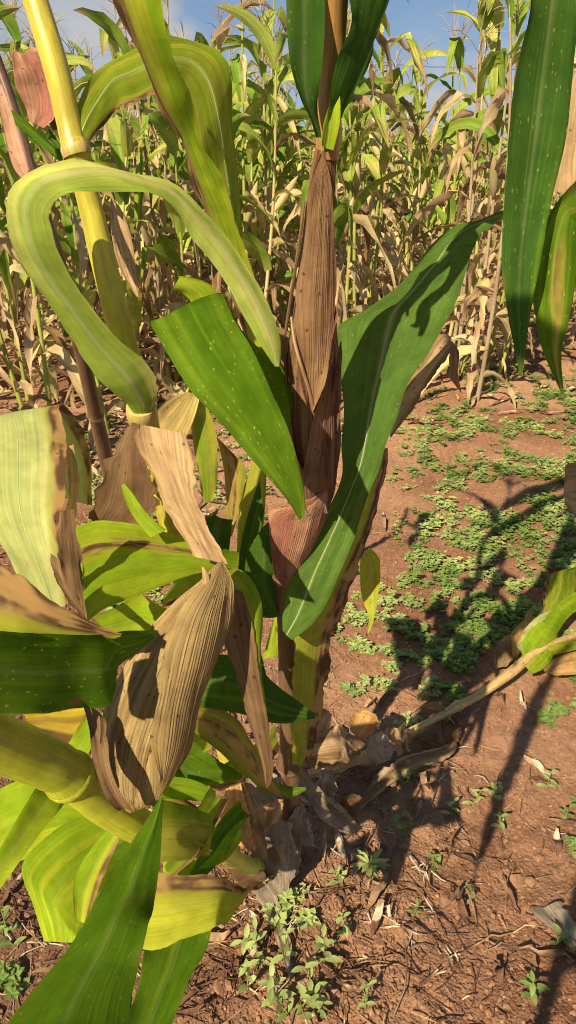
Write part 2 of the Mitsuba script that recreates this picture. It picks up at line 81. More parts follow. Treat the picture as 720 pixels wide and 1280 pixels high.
 ('L','palegreen','pale grey-green leaf folded over at the left edge',{'keel': 0.03,'mid': 0.0019,'br': 0.14,'jag': 0.03,'patch': 0.3},[-0.2494,0.6088,0.8509,-0.2142,0.5985,0.8763,-0.2717,0.614,0.9099,-0.2142,0.6006,0.9287,-0.3008,0.6354,0.9564,-0.2197,0.6264,0.9606,-0.3191,0.6723,0.9884,-0.2212,0.6613,0.9884,-0.3324,0.7127,1.0043,-0.2322,0.7049,1.0114,-0.3422,0.7493,1.012,-0.2469,0.7473,1.0316,-0.3438,0.7696,1.0084,-0.247,0.766,1.0243,-0.3314,0.7946,0.9908,-0.2369,0.7754,0.9971,-0.2976,0.7883,0.9534,-0.2297,0.7707,0.963,-0.2715,0.7788,0.9091,-0.2306,0.7566,0.9086]),
 ('L','brown','',{'wrinkle': 0.004,'jag': 0.25},[-0.1944,0.5447,0.9983,-0.1809,0.5458,1.0008,-0.193,0.5333,0.9738,-0.1784,0.5394,0.963,-0.1919,0.5264,0.9468,-0.1729,0.5235,0.9287,-0.1866,0.5221,0.9256,-0.1715,0.5149,0.91]),
 ('L','lime','',{'keel': 0.15},[-0.1155,0.6102,0.9495,-0.1316,0.607,0.9426,-0.1362,0.6173,0.9648,-0.1469,0.6147,0.9592,-0.1484,0.6247,0.9807,-0.156,0.6224,0.9759,-0.1568,0.6288,0.9898,-0.1599,0.6279,0.9877]),
 ('R','dark','long dark green leaf hanging at the right edge',{'keel': 0.09,'mid': 0.0,'spots': 0.6,'stripe2': 1},[0.1732,0.619,1.3977,0.2193,0.6438,1.4036,0.1626,0.5858,1.3497,0.2105,0.6073,1.3485,0.1555,0.5684,1.3239,0.203,0.5813,1.316,0.149,0.5467,1.2888,0.1935,0.5535,1.2796,0.1448,0.5186,1.2399,0.1787,0.5241,1.2398,0.1427,0.4932,1.1968,0.1672,0.5007,1.2011,0.1454,0.4799,1.168,0.1607,0.4821,1.1728,0.1507,0.4699,1.1464,0.157,0.471,1.1488,0.1533,0.4644,1.1344,0.1549,0.4644,1.1344]),
 ('R','green','drooping green leaf with a dry brown streak',{'keel': 0.05,'su': 0.62,'sw': 0.2,'sv': 0.45,'patch': 0.3},[0.252,0.6273,1.2724,0.2772,0.6008,1.2152,0.2116,0.5836,1.2496,0.243,0.5819,1.222,0.1893,0.5539,1.2329,0.2077,0.5508,1.2262,0.1732,0.5306,1.2062,0.2068,0.5371,1.2083,0.1704,0.5199,1.1832,0.2036,0.5223,1.1883,0.1714,0.498,1.1595,0.196,0.5042,1.1612,0.1789,0.4826,1.1382,0.1874,0.4894,1.141,0.1871,0.4737,1.1189,0.1888,0.4737,1.1189]),
 ('R','tan','',{'wrinkle': 0.004},[0.389,0.7797,1.364,0.392,0.786,1.3775,0.3564,0.8608,1.3965,0.3661,0.8676,1.4112,0.3206,0.8979,1.3813,0.342,0.9015,1.3891,0.3014,0.8843,1.328,0.3274,0.8861,1.3319,0.2983,0.8774,1.2892,0.329,0.8774,1.2892,0.2895,0.8553,1.2414,0.329,0.8553,1.2414]),
 ('R','tan','',{'wrinkle': 0.003,'keel': 0.1},[0.5546,0.9361,0.9156,0.5546,0.9267,0.8954,0.4553,0.8764,0.9534,0.4553,0.8438,0.8829,0.3548,0.7848,0.9697,0.3548,0.7456,0.8849,0.3222,0.7496,0.9651,0.3375,0.7224,0.9063,0.3114,0.7481,0.9618,0.3258,0.7232,0.9079,0.3105,0.7413,0.9471,0.3123,0.73,0.9226]),
 ('N','pink','dried reddish leaf crumpled at the top',{'wrinkle': 0.006,'keel': 0.2,'tip': 2},[-0.3697,1.1215,1.4122,-0.3441,1.1233,1.4161,-0.3676,1.1112,1.3899,-0.3206,1.1179,1.4045,-0.3672,1.1138,1.3718,-0.3078,1.1183,1.3816,-0.3601,1.114,1.3483,-0.3142,1.1094,1.3384,-0.3572,1.1153,1.3273,-0.3362,1.1116,1.3193]),
 ('N','brown','',{'wrinkle': 0.004},[-0.3252,1.1414,1.4077,-0.3142,1.1368,1.3978,-0.3362,1.1301,1.3593,-0.3197,1.1208,1.3393,-0.3207,1.1182,1.3099,-0.3029,1.1089,1.2897,-0.3105,1.113,1.2747,-0.2981,1.1083,1.2645]),
 ('N','green','',{'keel': 0.15},[-0.396,1.146,1.3462,-0.3892,1.139,1.3309,-0.3768,1.1413,1.336,-0.3656,1.1295,1.3105,-0.3487,1.1319,1.3156,-0.3375,1.1201,1.2901,-0.3172,1.1192,1.288,-0.315,1.113,1.2747]),
 ('N','pinktan','',{'wrinkle': 0.003},[-0.3705,1.0442,1.3642,-0.3624,1.0442,1.3642,-0.3645,1.0293,1.332,-0.3503,1.0293,1.332,-0.3564,1.0123,1.2952,-0.3381,1.0123,1.2952,-0.3442,0.9975,1.2631,-0.328,0.9979,1.264,-0.33,0.992,1.2511,-0.324,0.9928,1.253]),
 ('N','tan','',{'wrinkle': 0.003},[-0.2747,1.201,1.2267,-0.2623,1.1984,1.221,-0.2722,1.175,1.1705,-0.2413,1.175,1.1705,-0.262,1.1752,1.1233,-0.2369,1.1726,1.1176,-0.2394,1.1594,1.089,-0.2343,1.1583,1.0867]),
 ('N','dark','',{'keel': 0.1},[-0.3375,1.1343,1.3207,-0.333,1.1272,1.3054,-0.3093,1.1083,1.2645,-0.3105,1.1022,1.2513,-0.3262,1.0965,1.239,-0.3487,1.0965,1.239]),
 ('C','orangetan','',{'wrinkle': 0.003,'jag': 0.1,'keel': 0.1},[-0.0928,0.8262,0.4157,-0.0742,0.8262,0.4157,-0.1042,0.8285,0.3491,-0.0648,0.8285,0.3491,-0.1161,0.8259,0.2719,-0.0535,0.8204,0.26]),
 ('C','tan','',{'wrinkle': 0.004,'jag': 0.1,'keel': 0.1},[-0.0808,0.8563,0.3854,-0.0641,0.8493,0.3702,-0.077,0.8505,0.3252,-0.0444,0.8396,0.3015,-0.0621,0.8447,0.2173,-0.0324,0.8413,0.21]),
 ('C','graytan','',{'wrinkle': 0.006,'jag': 0.2,'keel': 0.1},[-0.0394,0.9106,0.2407,0.0028,0.9047,0.2279,-0.0486,0.9012,0.1726,0.0143,0.8964,0.1623,-0.0395,0.898,0.0941,0.0088,0.8967,0.0914,-0.0223,0.8993,0.0493,0.0,0.9006,0.052]),
 ('C','graytan','',{'wrinkle': 0.006,'jag': 0.2,'keel': 0.1},[-0.0648,0.9082,0.3545,-0.0202,0.9036,0.3447,-0.0755,0.9089,0.3085,-0.0274,0.9003,0.2898,-0.053,0.9033,0.2487,-0.0139,0.9022,0.2462]),
 ('C','tan','',{'wrinkle': 0.005,'jag': 0.2},[-0.0453,0.8459,0.339,-0.0103,0.8497,0.3472,-0.0548,0.8423,0.3074,-0.0104,0.8483,0.3204,-0.05,0.8402,0.279,-0.0197,0.8468,0.2933]),
 ('C','graytan','',{'wrinkle': 0.004,'jag': 0.1,'keel': 0.1},[0.0088,0.9808,0.2733,0.0175,0.9869,0.2866,0.0366,0.9593,0.2268,0.0585,0.9685,0.2467,0.0829,0.9667,0.1475,0.1206,0.9762,0.168,0.1224,0.9766,0.1213,0.1453,0.9792,0.1268]),
 ('C','brown','',{'wrinkle': 0.005},[0.0117,0.9685,0.2467,0.0175,0.9746,0.26,0.052,0.9678,0.1976,0.0742,0.9741,0.2111,0.1071,0.9843,0.1379,0.1377,0.9843,0.1379]),
 ('C','tan','',{'wrinkle': 0.006,'jag': 0.15,'keel': 0.1},[0.0422,1.16,0.1843,0.0472,1.1366,0.1337,0.0855,1.1848,0.1903,0.0916,1.118,0.1411,0.1308,1.2059,0.1646,0.1197,1.1503,0.1158,0.1706,1.2181,0.1194,0.1528,1.2069,0.0952]),
 ('C','graytan','',{'wrinkle': 0.004,'jag': 0.2},[0.0112,0.9165,0.2534,0.0281,0.9195,0.2598,-0.0117,0.9286,0.1605,0.0263,0.9286,0.1605,-0.0061,0.9458,0.0546,0.0184,0.9426,0.0477]),
 ('C','graytan','',{'wrinkle': 0.005,'jag': 0.2},[-0.0292,0.9746,0.26,-0.0058,0.9777,0.2667,-0.0223,0.9678,0.1976,0.0178,0.9678,0.1976,-0.0031,0.9715,0.1102,0.0382,0.9747,0.1171]),
 ('C','tan','',{'wrinkle': 0.004,'jag': 0.2},[-0.1268,0.8378,0.3214,-0.11,0.8432,0.3331,-0.1242,0.8515,0.232,-0.0945,0.8544,0.2381,-0.1046,0.8624,0.1601,-0.0837,0.8653,0.1664]),
 ('C','brown','',{'wrinkle': 0.005,'jag': 0.2},[-0.1012,0.8374,0.2014,-0.081,0.843,0.2136,-0.0837,0.8507,0.1348,-0.0418,0.8624,0.1601,-0.0439,0.8918,0.0808,-0.0219,0.898,0.0941]),
 ('D1','graytan','twisted grey strip of dead leaf below the central stalk',{'wrinkle': 0.004,'jag': 0.15},[-0.0749,0.912,0.05,-0.0536,0.9387,0.035,-0.0441,0.8728,0.02,-0.0194,0.8929,0.014,-0.014,0.8056,0.02,0.0043,0.8167,0.014,0.0,0.758,0.015,0.0082,0.7607,0.0105]),
 ('D2','tan','straw-coloured dead leaf strip beside the fallen stalk',{'wrinkle': 0.004,'jag': 0.1},[0.0437,1.1584,0.05,0.0574,1.1962,0.035,0.126,1.203,0.04,0.1484,1.2518,0.028,0.2216,1.2541,0.05,0.249,1.3144,0.035,0.3263,1.325,0.05,0.3565,1.3782,0.035,0.3909,1.364,0.06,0.411,1.4051,0.042]),
 ('D3','tan','curled pale dead leaf lowest of the strips on the soil',{'wrinkle': 0.005,'jag': 0.15},[0.1475,1.1312,0.02,0.1588,1.1194,0.014,0.1982,1.2011,0.03,0.2239,1.1864,0.021,0.2793,1.2646,0.04,0.3039,1.2393,0.028,0.3559,1.2798,0.05,0.3761,1.2622,0.035,0.3979,1.3279,0.03,0.4028,1.3107,0.021]),
 ('D4','brown','dark curled scrap of dead leaf under the fallen stalk',{'wrinkle': 0.006,'jag': 0.2},[0.3647,1.3499,0.06,0.4079,1.3905,0.042,0.3471,1.2923,0.07,0.4224,1.3427,0.049,0.3686,1.3118,0.02,0.4177,1.3316,0.014]),
 ('D5','tan','crumpled tan leaf scrap lying over the fallen stalk',{'wrinkle': 0.006,'jag': 0.2},[0.3121,1.3696,0.08,0.3537,1.4276,0.056,0.3644,1.3929,0.09,0.3938,1.3606,0.063,0.3912,1.3612,0.05,0.4138,1.3499,0.035]),
 ('D6','graytan','thin grey leaf scrap pointing down from the strips',{'wrinkle': 0.006,'jag': 0.2},[0.167,1.1532,0.02,0.1843,1.1477,0.014,0.1996,1.213,0.03,0.2269,1.2099,0.021,0.2207,1.2373,0.03,0.2576,1.2341,0.021]),
 ('D7','graytan','grey dead leaf in the shade at the right edge',{'wrinkle': 0.005,'jag': 0.2},[0.4488,0.8966,0.02,0.5139,0.9092,0.014,0.4739,0.8428,0.03,0.5236,0.8566,0.021,0.501,0.7991,0.03,0.5425,0.8121,0.021]),
 ('F','limeY','yellow-green leaf lying up the fallen stalk',{'keel': 0.1,'patch': 0.3},[0.614,1.5327,0.08,0.6399,1.5233,0.056,0.6513,1.6233,0.1,0.7097,1.5737,0.07,0.7053,1.6683,0.13,0.7627,1.6744,0.091,0.7978,1.7805,0.13,0.828,1.7681,0.091,0.9106,1.8881,0.12,0.9161,1.8537,0.084,1.1571,2.1039,0.1,1.1389,2.0486,0.07]),
 ('F','palegreen','',{'keel': 0.08,'patch': 0.9},[0.6213,1.6279,0.07,0.6411,1.5733,0.049,0.672,1.6903,0.08,0.7185,1.6472,0.056,0.7242,1.7418,0.1,0.7765,1.7248,0.07,0.7803,1.7842,0.1,0.8098,1.7872,0.07]),
 ('F','yellowgreen','',{'keel': 0.05,'bl': 0.15},[0.7403,1.7628,0.1,0.7788,1.766,0.07,0.7667,1.838,0.15,0.8598,1.8428,0.105,0.7798,1.8654,0.17,0.9342,2.0047,0.119,0.8461,1.9196,0.13,0.9987,2.0384,0.091,0.8538,1.8831,0.08,0.9563,1.9457,0.056]),
 ('F','orangetan','',{'keel': 0.1,'wrinkle': 0.002},[0.6817,1.5581,0.05,0.6988,1.5638,0.035,0.7481,1.6095,0.07,0.7312,1.5389,0.049,0.8364,1.6391,0.07,0.8096,1.5594,0.049,0.9872,1.6939,0.05,0.9501,1.6023,0.035]),
 ('F','yellow','',{'keel': 0.1},[0.6437,1.587,0.06,0.6558,1.5825,0.042,0.7223,1.6122,0.1,0.7393,1.6095,0.07,0.8244,1.6759,0.09,0.8302,1.6488,0.063,1.0181,1.8241,0.06,0.9967,1.7657,0.042]),
 ('F','tan','',{'keel': 0.1,'wrinkle': 0.003,'jag': 0.1},[0.5517,1.5479,0.05,0.5912,1.5672,0.035,0.5611,1.6049,0.06,0.6151,1.5931,0.042,0.6377,1.685,0.07,0.6652,1.6759,0.049,0.7217,1.8152,0.08,0.7423,1.8084,0.056]),
 ('F','orangetan','',{'wrinkle': 0.003},[0.6066,1.587,0.06,0.6271,1.5967,0.042,0.6104,1.6252,0.08,0.6501,1.6286,0.056,0.6437,1.6759,0.09,0.6858,1.6756,0.063]),
 ('C','brown','dark pointed husk flap on the right of the ear',{'part': 'ear__husk_leaf','keel': 0.25,'wrinkle': 0.001,'jag': 0.08},[0.0507,0.6894,1.1127,0.0515,0.6894,1.1127,0.0455,0.6804,1.0885,0.0523,0.6886,1.085,0.0428,0.6865,1.0551,0.0517,0.6972,1.0479,0.0402,0.6954,1.0146,0.0502,0.7067,1.0064,0.0385,0.7076,0.9701,0.0467,0.7152,0.9652]),
 ('C','graytan','small pale torn flap at the foot of the ear',{'part': 'ear__husk_leaf','keel': 0.1,'wrinkle': 0.002,'jag': 0.2},[0.0215,0.7225,0.9162,0.0432,0.7261,0.9145,0.0247,0.7152,0.9293,0.0398,0.7179,0.93,0.0279,0.71,0.9402,0.034,0.7114,0.9405]),
 ('L','lime','',{'keel': 0.1,'br': 0.2,'jag': 0.05},[-0.0607,0.7958,0.8265,-0.0607,0.7788,0.7898,-0.0948,0.7604,0.8454,-0.0987,0.7401,0.8015,-0.1245,0.7154,0.8433,-0.1273,0.6999,0.8098,-0.1395,0.6866,0.8287,-0.1404,0.6809,0.8164]),
 ('L','dark','',{'keel': 0.1},[-0.1047,0.8624,0.8515,-0.0748,0.8579,0.8418,-0.1114,0.7958,0.8265,-0.0759,0.7915,0.8174,-0.1112,0.7401,0.8015,-0.0822,0.7381,0.7971,-0.1039,0.709,0.7819,-0.0926,0.709,0.7819]),
 ('L','limeY','',{'keel': 0.08,'bl': 0.2,'jag': 0.06},[-0.0992,0.7045,0.629,-0.0992,0.6917,0.6014,-0.1306,0.6691,0.6478,-0.1335,0.6529,0.6126,-0.1568,0.6264,0.6507,-0.1568,0.6109,0.6172,-0.1755,0.596,0.6326,-0.1728,0.5903,0.6204]),
 ('L','yellowgreen','',{'keel': 0.1,'br': 0.25,'jag': 0.1},[-0.0172,0.7984,0.5461,-0.0115,0.784,0.5149,-0.0496,0.7532,0.5437,-0.0419,0.7393,0.5137,-0.0748,0.7234,0.5508,-0.0727,0.7077,0.5168,-0.1014,0.6941,0.5588,-0.1014,0.6854,0.54]),
 ('L','lime','',{'keel': 0.08},[-0.2126,0.6238,0.4543,-0.162,0.6132,0.4314,-0.2177,0.5819,0.459,-0.1693,0.5737,0.4414,-0.2287,0.5479,0.4569,-0.1961,0.542,0.4442,-0.2306,0.5335,0.4497,-0.2232,0.5316,0.4455]),
 ('L','green','',{'keel': 0.1},[-0.2025,0.4897,0.5219,-0.1645,0.5004,0.5448,-0.2165,0.4455,0.5454,-0.1811,0.4455,0.5454,-0.2232,0.3907,0.5698,-0.1908,0.3847,0.5568,-0.2295,0.3522,0.5817,-0.2092,0.3493,0.5756]),
 ('L','yellowbrown','',{'keel': 0.1,'jag': 0.1},[-0.1569,0.6705,0.5554,-0.1539,0.6514,0.5141,-0.1294,0.6789,0.5259,-0.1263,0.6637,0.493,-0.1058,0.6993,0.4748,-0.1058,0.6903,0.4552]),
 ('L','brown','',{'wrinkle': 0.004,'jag': 0.25,'keel': 0.1},[-0.2212,0.5836,0.9395,-0.2108,0.5804,0.9327,-0.2106,0.5625,0.9176,-0.196,0.5609,0.9143,-0.1929,0.5447,0.9031,-0.1785,0.5432,0.8999,-0.1674,0.5204,0.8981,-0.1604,0.5195,0.8962]),
 ('L','tan','',{'wrinkle': 0.003,'jag': 0.3},[-0.2314,0.6997,1.0001,-0.2231,0.7011,1.0031,-0.2265,0.6811,0.9717,-0.2166,0.6811,0.9717,-0.2299,0.6592,0.9363,-0.2201,0.6575,0.9326]),
 ('Y','lime','',{'keel': 0.1},[-0.0992,0.8998,1.0517,-0.0688,0.9053,1.0636,-0.1089,0.8985,1.0965,-0.0772,0.9006,1.101,-0.1238,0.8902,1.1264,-0.0948,0.8963,1.1395,-0.1386,0.8831,1.1348,-0.1291,0.8899,1.1495]),
 ('Y','dark','',{'keel': 0.1},[-0.029,0.8497,1.0386,-0.0213,0.8618,1.0649,-0.0567,0.818,1.0177,-0.0397,0.8299,1.0435,-0.07,0.7907,0.9824,-0.056,0.7926,0.9866]),
 ('C','tan','',{'wrinkle': 0.006,'jag': 0.25,'keel': 0.15},[0.0682,1.2009,0.2371,0.0925,1.1801,0.2397,0.0473,1.1834,0.2326,0.0939,1.1874,0.2032,0.0388,1.174,0.2171,0.0874,1.1843,0.1797,0.0422,1.1642,0.1935,0.0669,1.1492,0.192]),
 ('C','tan','',{'wrinkle': 0.006,'jag': 0.25,'keel': -0.15},[0.0832,1.2018,0.1772,0.1071,1.2023,0.1901,0.0838,1.1733,0.1654,0.1256,1.1882,0.1762,0.0976,1.1449,0.1612,0.1351,1.1858,0.1449,0.116,1.1509,0.1265,0.1417,1.1704,0.1211]),
 ('C','orangetan','',{'wrinkle': 0.006,'jag': 0.25,'keel': 0.01},[0.1757,1.2889,0.1605,0.1982,1.2387,0.1806,0.1512,1.2787,0.1553,0.2028,1.2572,0.1324,0.1409,1.2601,0.1483,0.1914,1.2465,0.1212,0.1386,1.2293,0.1436,0.1688,1.2342,0.1161]),
 ('C','graytan','',{'wrinkle': 0.006,'jag': 0.25,'keel': 0.04},[0.1747,1.2046,0.1546,0.2064,1.2004,0.1718,0.17,1.1982,0.1288,0.2173,1.1769,0.1709,0.178,1.1733,0.1273,0.2346,1.2136,0.1097,0.1933,1.1744,0.1012,0.2296,1.1956,0.0945]),
 ('C','tan','',{'wrinkle': 0.006,'jag': 0.25,'keel': -0.11},[0.2251,1.2291,0.1528,0.2546,1.2469,0.1484,0.2213,1.2179,0.1333,0.2742,1.2643,0.1121,0.2381,1.2428,0.087,0.2757,1.2373,0.1086,0.2464,1.213,0.0917,0.2719,1.2114,0.1049]),
 ('C','graytan','',{'wrinkle': 0.006,'jag': 0.25,'keel': -0.05},[0.0637,1.0689,0.1898,0.0893,1.0691,0.1832,0.0541,1.0594,0.1718,0.0957,1.0254,0.1982,0.0482,1.0604,0.1429,0.0945,1.0548,0.138,0.0527,1.0135,0.1606,0.0786,1.027,0.1397]),
 ('C','brown','',{'wrinkle': 0.006,'jag': 0.25,'keel': 0.02},[0.1133,1.0403,0.1661,0.1365,1.0208,0.1717,0.0926,0.9994,0.1944,0.1426,1.013,0.157,0.0926,1.0092,0.1632,0.1368,0.9983,0.154,0.0975,1.0217,0.1283,0.1223,1.0142,0.1215]),
 ('C','graytan','',{'wrinkle': 0.006,'jag': 0.25,'keel': 0.18},[-0.0878,0.9231,0.2462,-0.071,0.9469,0.2263,-0.0923,0.9285,0.203,-0.0592,0.9104,0.2331,-0.0831,0.8967,0.2058,-0.0536,0.9011,0.2105,-0.072,0.8888,0.1815,-0.0545,0.9048,0.1684]),
 ('C','tan','',{'wrinkle': 0.006,'jag': 0.25,'keel': 0.18},[-0.0569,0.9443,0.1992,-0.0365,0.9109,0.2461,-0.0504,0.8935,0.2154,-0.0219,0.9372,0.179,-0.0446,0.9052,0.1598,-0.0114,0.9015,0.1803,-0.0257,0.8874,0.1428,-0.007,0.8778,0.1649]),
 ('C','graytan','',{'wrinkle': 0.006,'jag': 0.25,'keel': 0.03},[-0.0698,0.9107,0.1408,-0.0474,0.9015,0.1541,-0.0729,0.8874,0.1428,-0.0417,0.9258,0.0971,-0.0791,0.9019,0.0954,-0.0372,0.881,0.1242,-0.0684,0.8864,0.0858,-0.0472,0.9001,0.07]),
 ('C','brown','',{'wrinkle': 0.006,'jag': 0.25,'keel': -0.13},[-0.0198,0.9488,0.0706,-0.0031,0.9545,0.0614,-0.031,0.9551,0.0295,0.0015,0.9469,0.0355,-0.0321,0.9324,0.0232,-0.003,0.9208,0.0362,-0.0281,0.9397,-0.0229,-0.0109,0.9411,-0.0271]),
 ('C','orangetan','',{'wrinkle': 0.006,'jag': 0.25,'keel': 0.17},[-0.1058,0.9011,0.2105,-0.0904,0.9162,0.1931,-0.1111,0.8888,0.1934,-0.0803,0.8759,0.2107,-0.1104,0.885,0.1661,-0.0772,0.863,0.1949,-0.1017,0.8616,0.1631,-0.0841,0.8525,0.1745]),
 ('C','brown','',{'wrinkle': 0.006,'jag': 0.25,'keel': 0.03},[-0.0898,0.9058,0.3281,-0.0762,0.9066,0.3273,-0.0922,0.8685,0.3379,-0.0694,0.8797,0.3262,-0.0913,0.8891,0.287,-0.069,0.8837,0.2946,-0.0871,0.8792,0.268,-0.0716,0.8567,0.2932]),
 ('C','graytan','',{'wrinkle': 0.006,'jag': 0.25,'keel': 0.02},[0.006,0.987,0.1891,0.0241,0.9889,0.1932,0.0103,0.9532,0.1874,0.0353,0.9548,0.1957,0.0151,0.9651,0.1346,0.0435,0.9603,0.1527,0.0295,0.9323,0.1375,0.0474,0.9378,0.1373]),
 ('L','lime','',{'keel': 0.15,'br': 0.2,'jag': 0.05},[-0.0816,0.5513,0.6789,-0.0624,0.5461,0.6676,-0.0906,0.5116,0.6883,-0.0724,0.505,0.674,-0.104,0.4786,0.6885,-0.0867,0.4716,0.6734,-0.1133,0.4536,0.682,-0.106,0.4502,0.6747]),
 ('L','green','',{'keel': 0.15},[-0.058,0.6346,0.5731,-0.0464,0.6265,0.5556,-0.0765,0.5809,0.5999,-0.063,0.5715,0.5795,-0.0928,0.5315,0.6122,-0.0776,0.5234,0.5946,-0.1004,0.5,0.6157,-0.0907,0.4973,0.6098]),
 ('L','yellowgreen','',{'keel': 0.15,'bl': 0.2},[-0.1336,0.4746,0.7036,-0.1188,0.4777,0.7103,-0.1184,0.4643,0.7052,-0.1009,0.4674,0.7119,-0.098,0.4729,0.6762,-0.0829,0.478,0.6871,-0.0772,0.4934,0.649,-0.074,0.4954,0.6533]),
 ('L','limeY','',{'keel': 0.15,'br': 0.2,'jag': 0.05},[-0.1873,0.5338,0.6411,-0.1665,0.5356,0.6449,-0.2025,0.5092,0.6355,-0.1798,0.5058,0.6282,-0.211,0.4819,0.624,-0.189,0.4769,0.6133,-0.2057,0.4603,0.6012,-0.1956,0.4584,0.597]),
]
TUBES = [
 ('C','stalk','stalk_dark','',{'nodes': [3,8]},[0.0082,1.0127,-0.0181,0.0245,0.0061,0.9691,0.1342,0.0212,0.004,0.9052,0.3574,0.0188,0.0027,0.9019,0.3696,0.0207,0.0026,0.895,0.3936,0.0185,0.0012,0.8435,0.5742,0.0153,-0.0011,0.8083,0.697,0.013,-0.0041,0.7848,0.7803,0.0133,-0.004,0.7793,0.7988,0.0141,0.002,0.7848,0.8324,0.013,0.0139,0.7645,0.9376,0.0111,0.0251,0.7327,1.0592,0.0101,0.031,0.6907,1.1826,0.0088,0.0308,0.6589,1.2586,0.0087,0.0323,0.6441,1.2742,0.0097]),
 ('C','stalk','stalk_top','upper stalk with a warm brown sunlit sheath',{'nodes': []},[0.0319,0.6459,1.2673,0.0098,0.033,0.639,1.3118,0.0097,0.0338,0.6275,1.3518,0.0095,0.0341,0.6111,1.3867,0.0092,0.0346,0.5984,1.4351,0.0089]),
 ('Y','stalk','stalk_yellow','smooth bright yellow stalk',{'nodes': [5,10]},[-0.0661,0.9987,0.0738,0.0205,-0.0945,0.9082,0.3545,0.0175,-0.1309,0.8233,0.7193,0.0153,-0.1447,0.7613,0.9188,0.014,-0.151,0.7205,1.0212,0.0131,-0.1515,0.7154,1.0341,0.0133,-0.1527,0.7109,1.0482,0.0131,-0.1645,0.7045,1.1297,0.0124,-0.176,0.705,1.2023,0.0115,-0.1845,0.6983,1.2712,0.0111,-0.1848,0.695,1.2761,0.0116,-0.1866,0.6974,1.2812,0.0112,-0.1946,0.7034,1.3298,0.0108,-0.2097,0.7137,1.3881,0.0106,-0.2289,0.7245,1.4591,0.0103]),
 ('Y','leaf_sheath','pinkgreen','',{},[-0.1519,0.7422,0.9849,0.0141,-0.1524,0.7335,1.0017,0.0152,-0.1519,0.7205,1.0212,0.0156,-0.1513,0.7109,1.0363,0.0161,-0.1511,0.7081,1.0422,0.0152]),
 ('L','stalk','stalk_olive','thick yellow-green stalk lying over at an angle',{'nodes': [3,9]},[-0.0399,0.9909,0.0091,0.0192,-0.0742,0.7712,0.2966,0.0136,-0.0841,0.6236,0.5017,0.0139,-0.0904,0.5838,0.5586,0.0143,-0.0978,0.5643,0.5879,0.0142,-0.1296,0.5167,0.6517,0.0154,-0.147,0.4856,0.7035,0.0166,-0.1643,0.4668,0.7463,0.0171,-0.1775,0.4487,0.7906,0.0175,-0.1818,0.4437,0.8037,0.0196,-0.1863,0.4352,0.8209,0.0201,-0.198,0.4201,0.848,0.0204,-0.2106,0.4011,0.8784,0.0205,-0.2328,0.3644,0.942,0.0191,-0.252,0.3291,1.0087,0.0171]),
 ('R','stalk','stalk_olive','',{'nodes': [1,2]},[0.3645,0.7485,1.4395,0.0094,0.4211,0.8031,1.2715,0.0113,0.5364,0.9251,0.9873,0.015,0.7165,1.082,0.4923,0.019]),
 ('N','stalk','stalk_dark','',{'nodes': [2,4]},[-0.4162,1.1814,1.4228,0.0079,-0.3924,1.1666,1.3429,0.008,-0.372,1.1538,1.2438,0.0083,-0.3591,1.1805,1.1347,0.0101,-0.378,1.3502,0.8343,0.0142,-0.4277,1.715,0.3126,0.0197]),
 ('F','stalk','stalk_straw','',{'nodes': [4]},[0.0433,1.1503,0.07,0.0061,0.1427,1.2015,0.07,0.008,0.2634,1.2976,0.07,0.0094,0.4071,1.3901,0.07,0.0109,0.4209,1.3989,0.07,0.0129,0.4348,1.4079,0.07,0.011,0.5901,1.5187,0.07,0.0137,0.6621,1.5808,0.07,0.013,0.8416,1.7127,0.07,0.0138,1.0571,1.8622,0.07,0.0147]),
 ('C','ear__husk_edge','tan','pale rolled edge of a husk leaf running down the ear',{},[0.0029,0.6639,1.1395,0.0009,0.0059,0.6655,1.1182,0.0015,0.0128,0.6673,1.0931,0.0018,0.0209,0.6729,1.0669,0.0017,0.0271,0.6817,1.0385,0.0021,0.0322,0.695,1.0017,0.0017,0.0362,0.7108,0.9596,0.001]),
 ('C','ear__husk_edge','brown','dark husk edge on the left of the ear',{},[0.014,0.6453,1.2375,0.0007,0.009,0.6544,1.1992,0.0014,0.0029,0.667,1.1574,0.0016,-0.0038,0.6817,1.115,0.0011]),
]
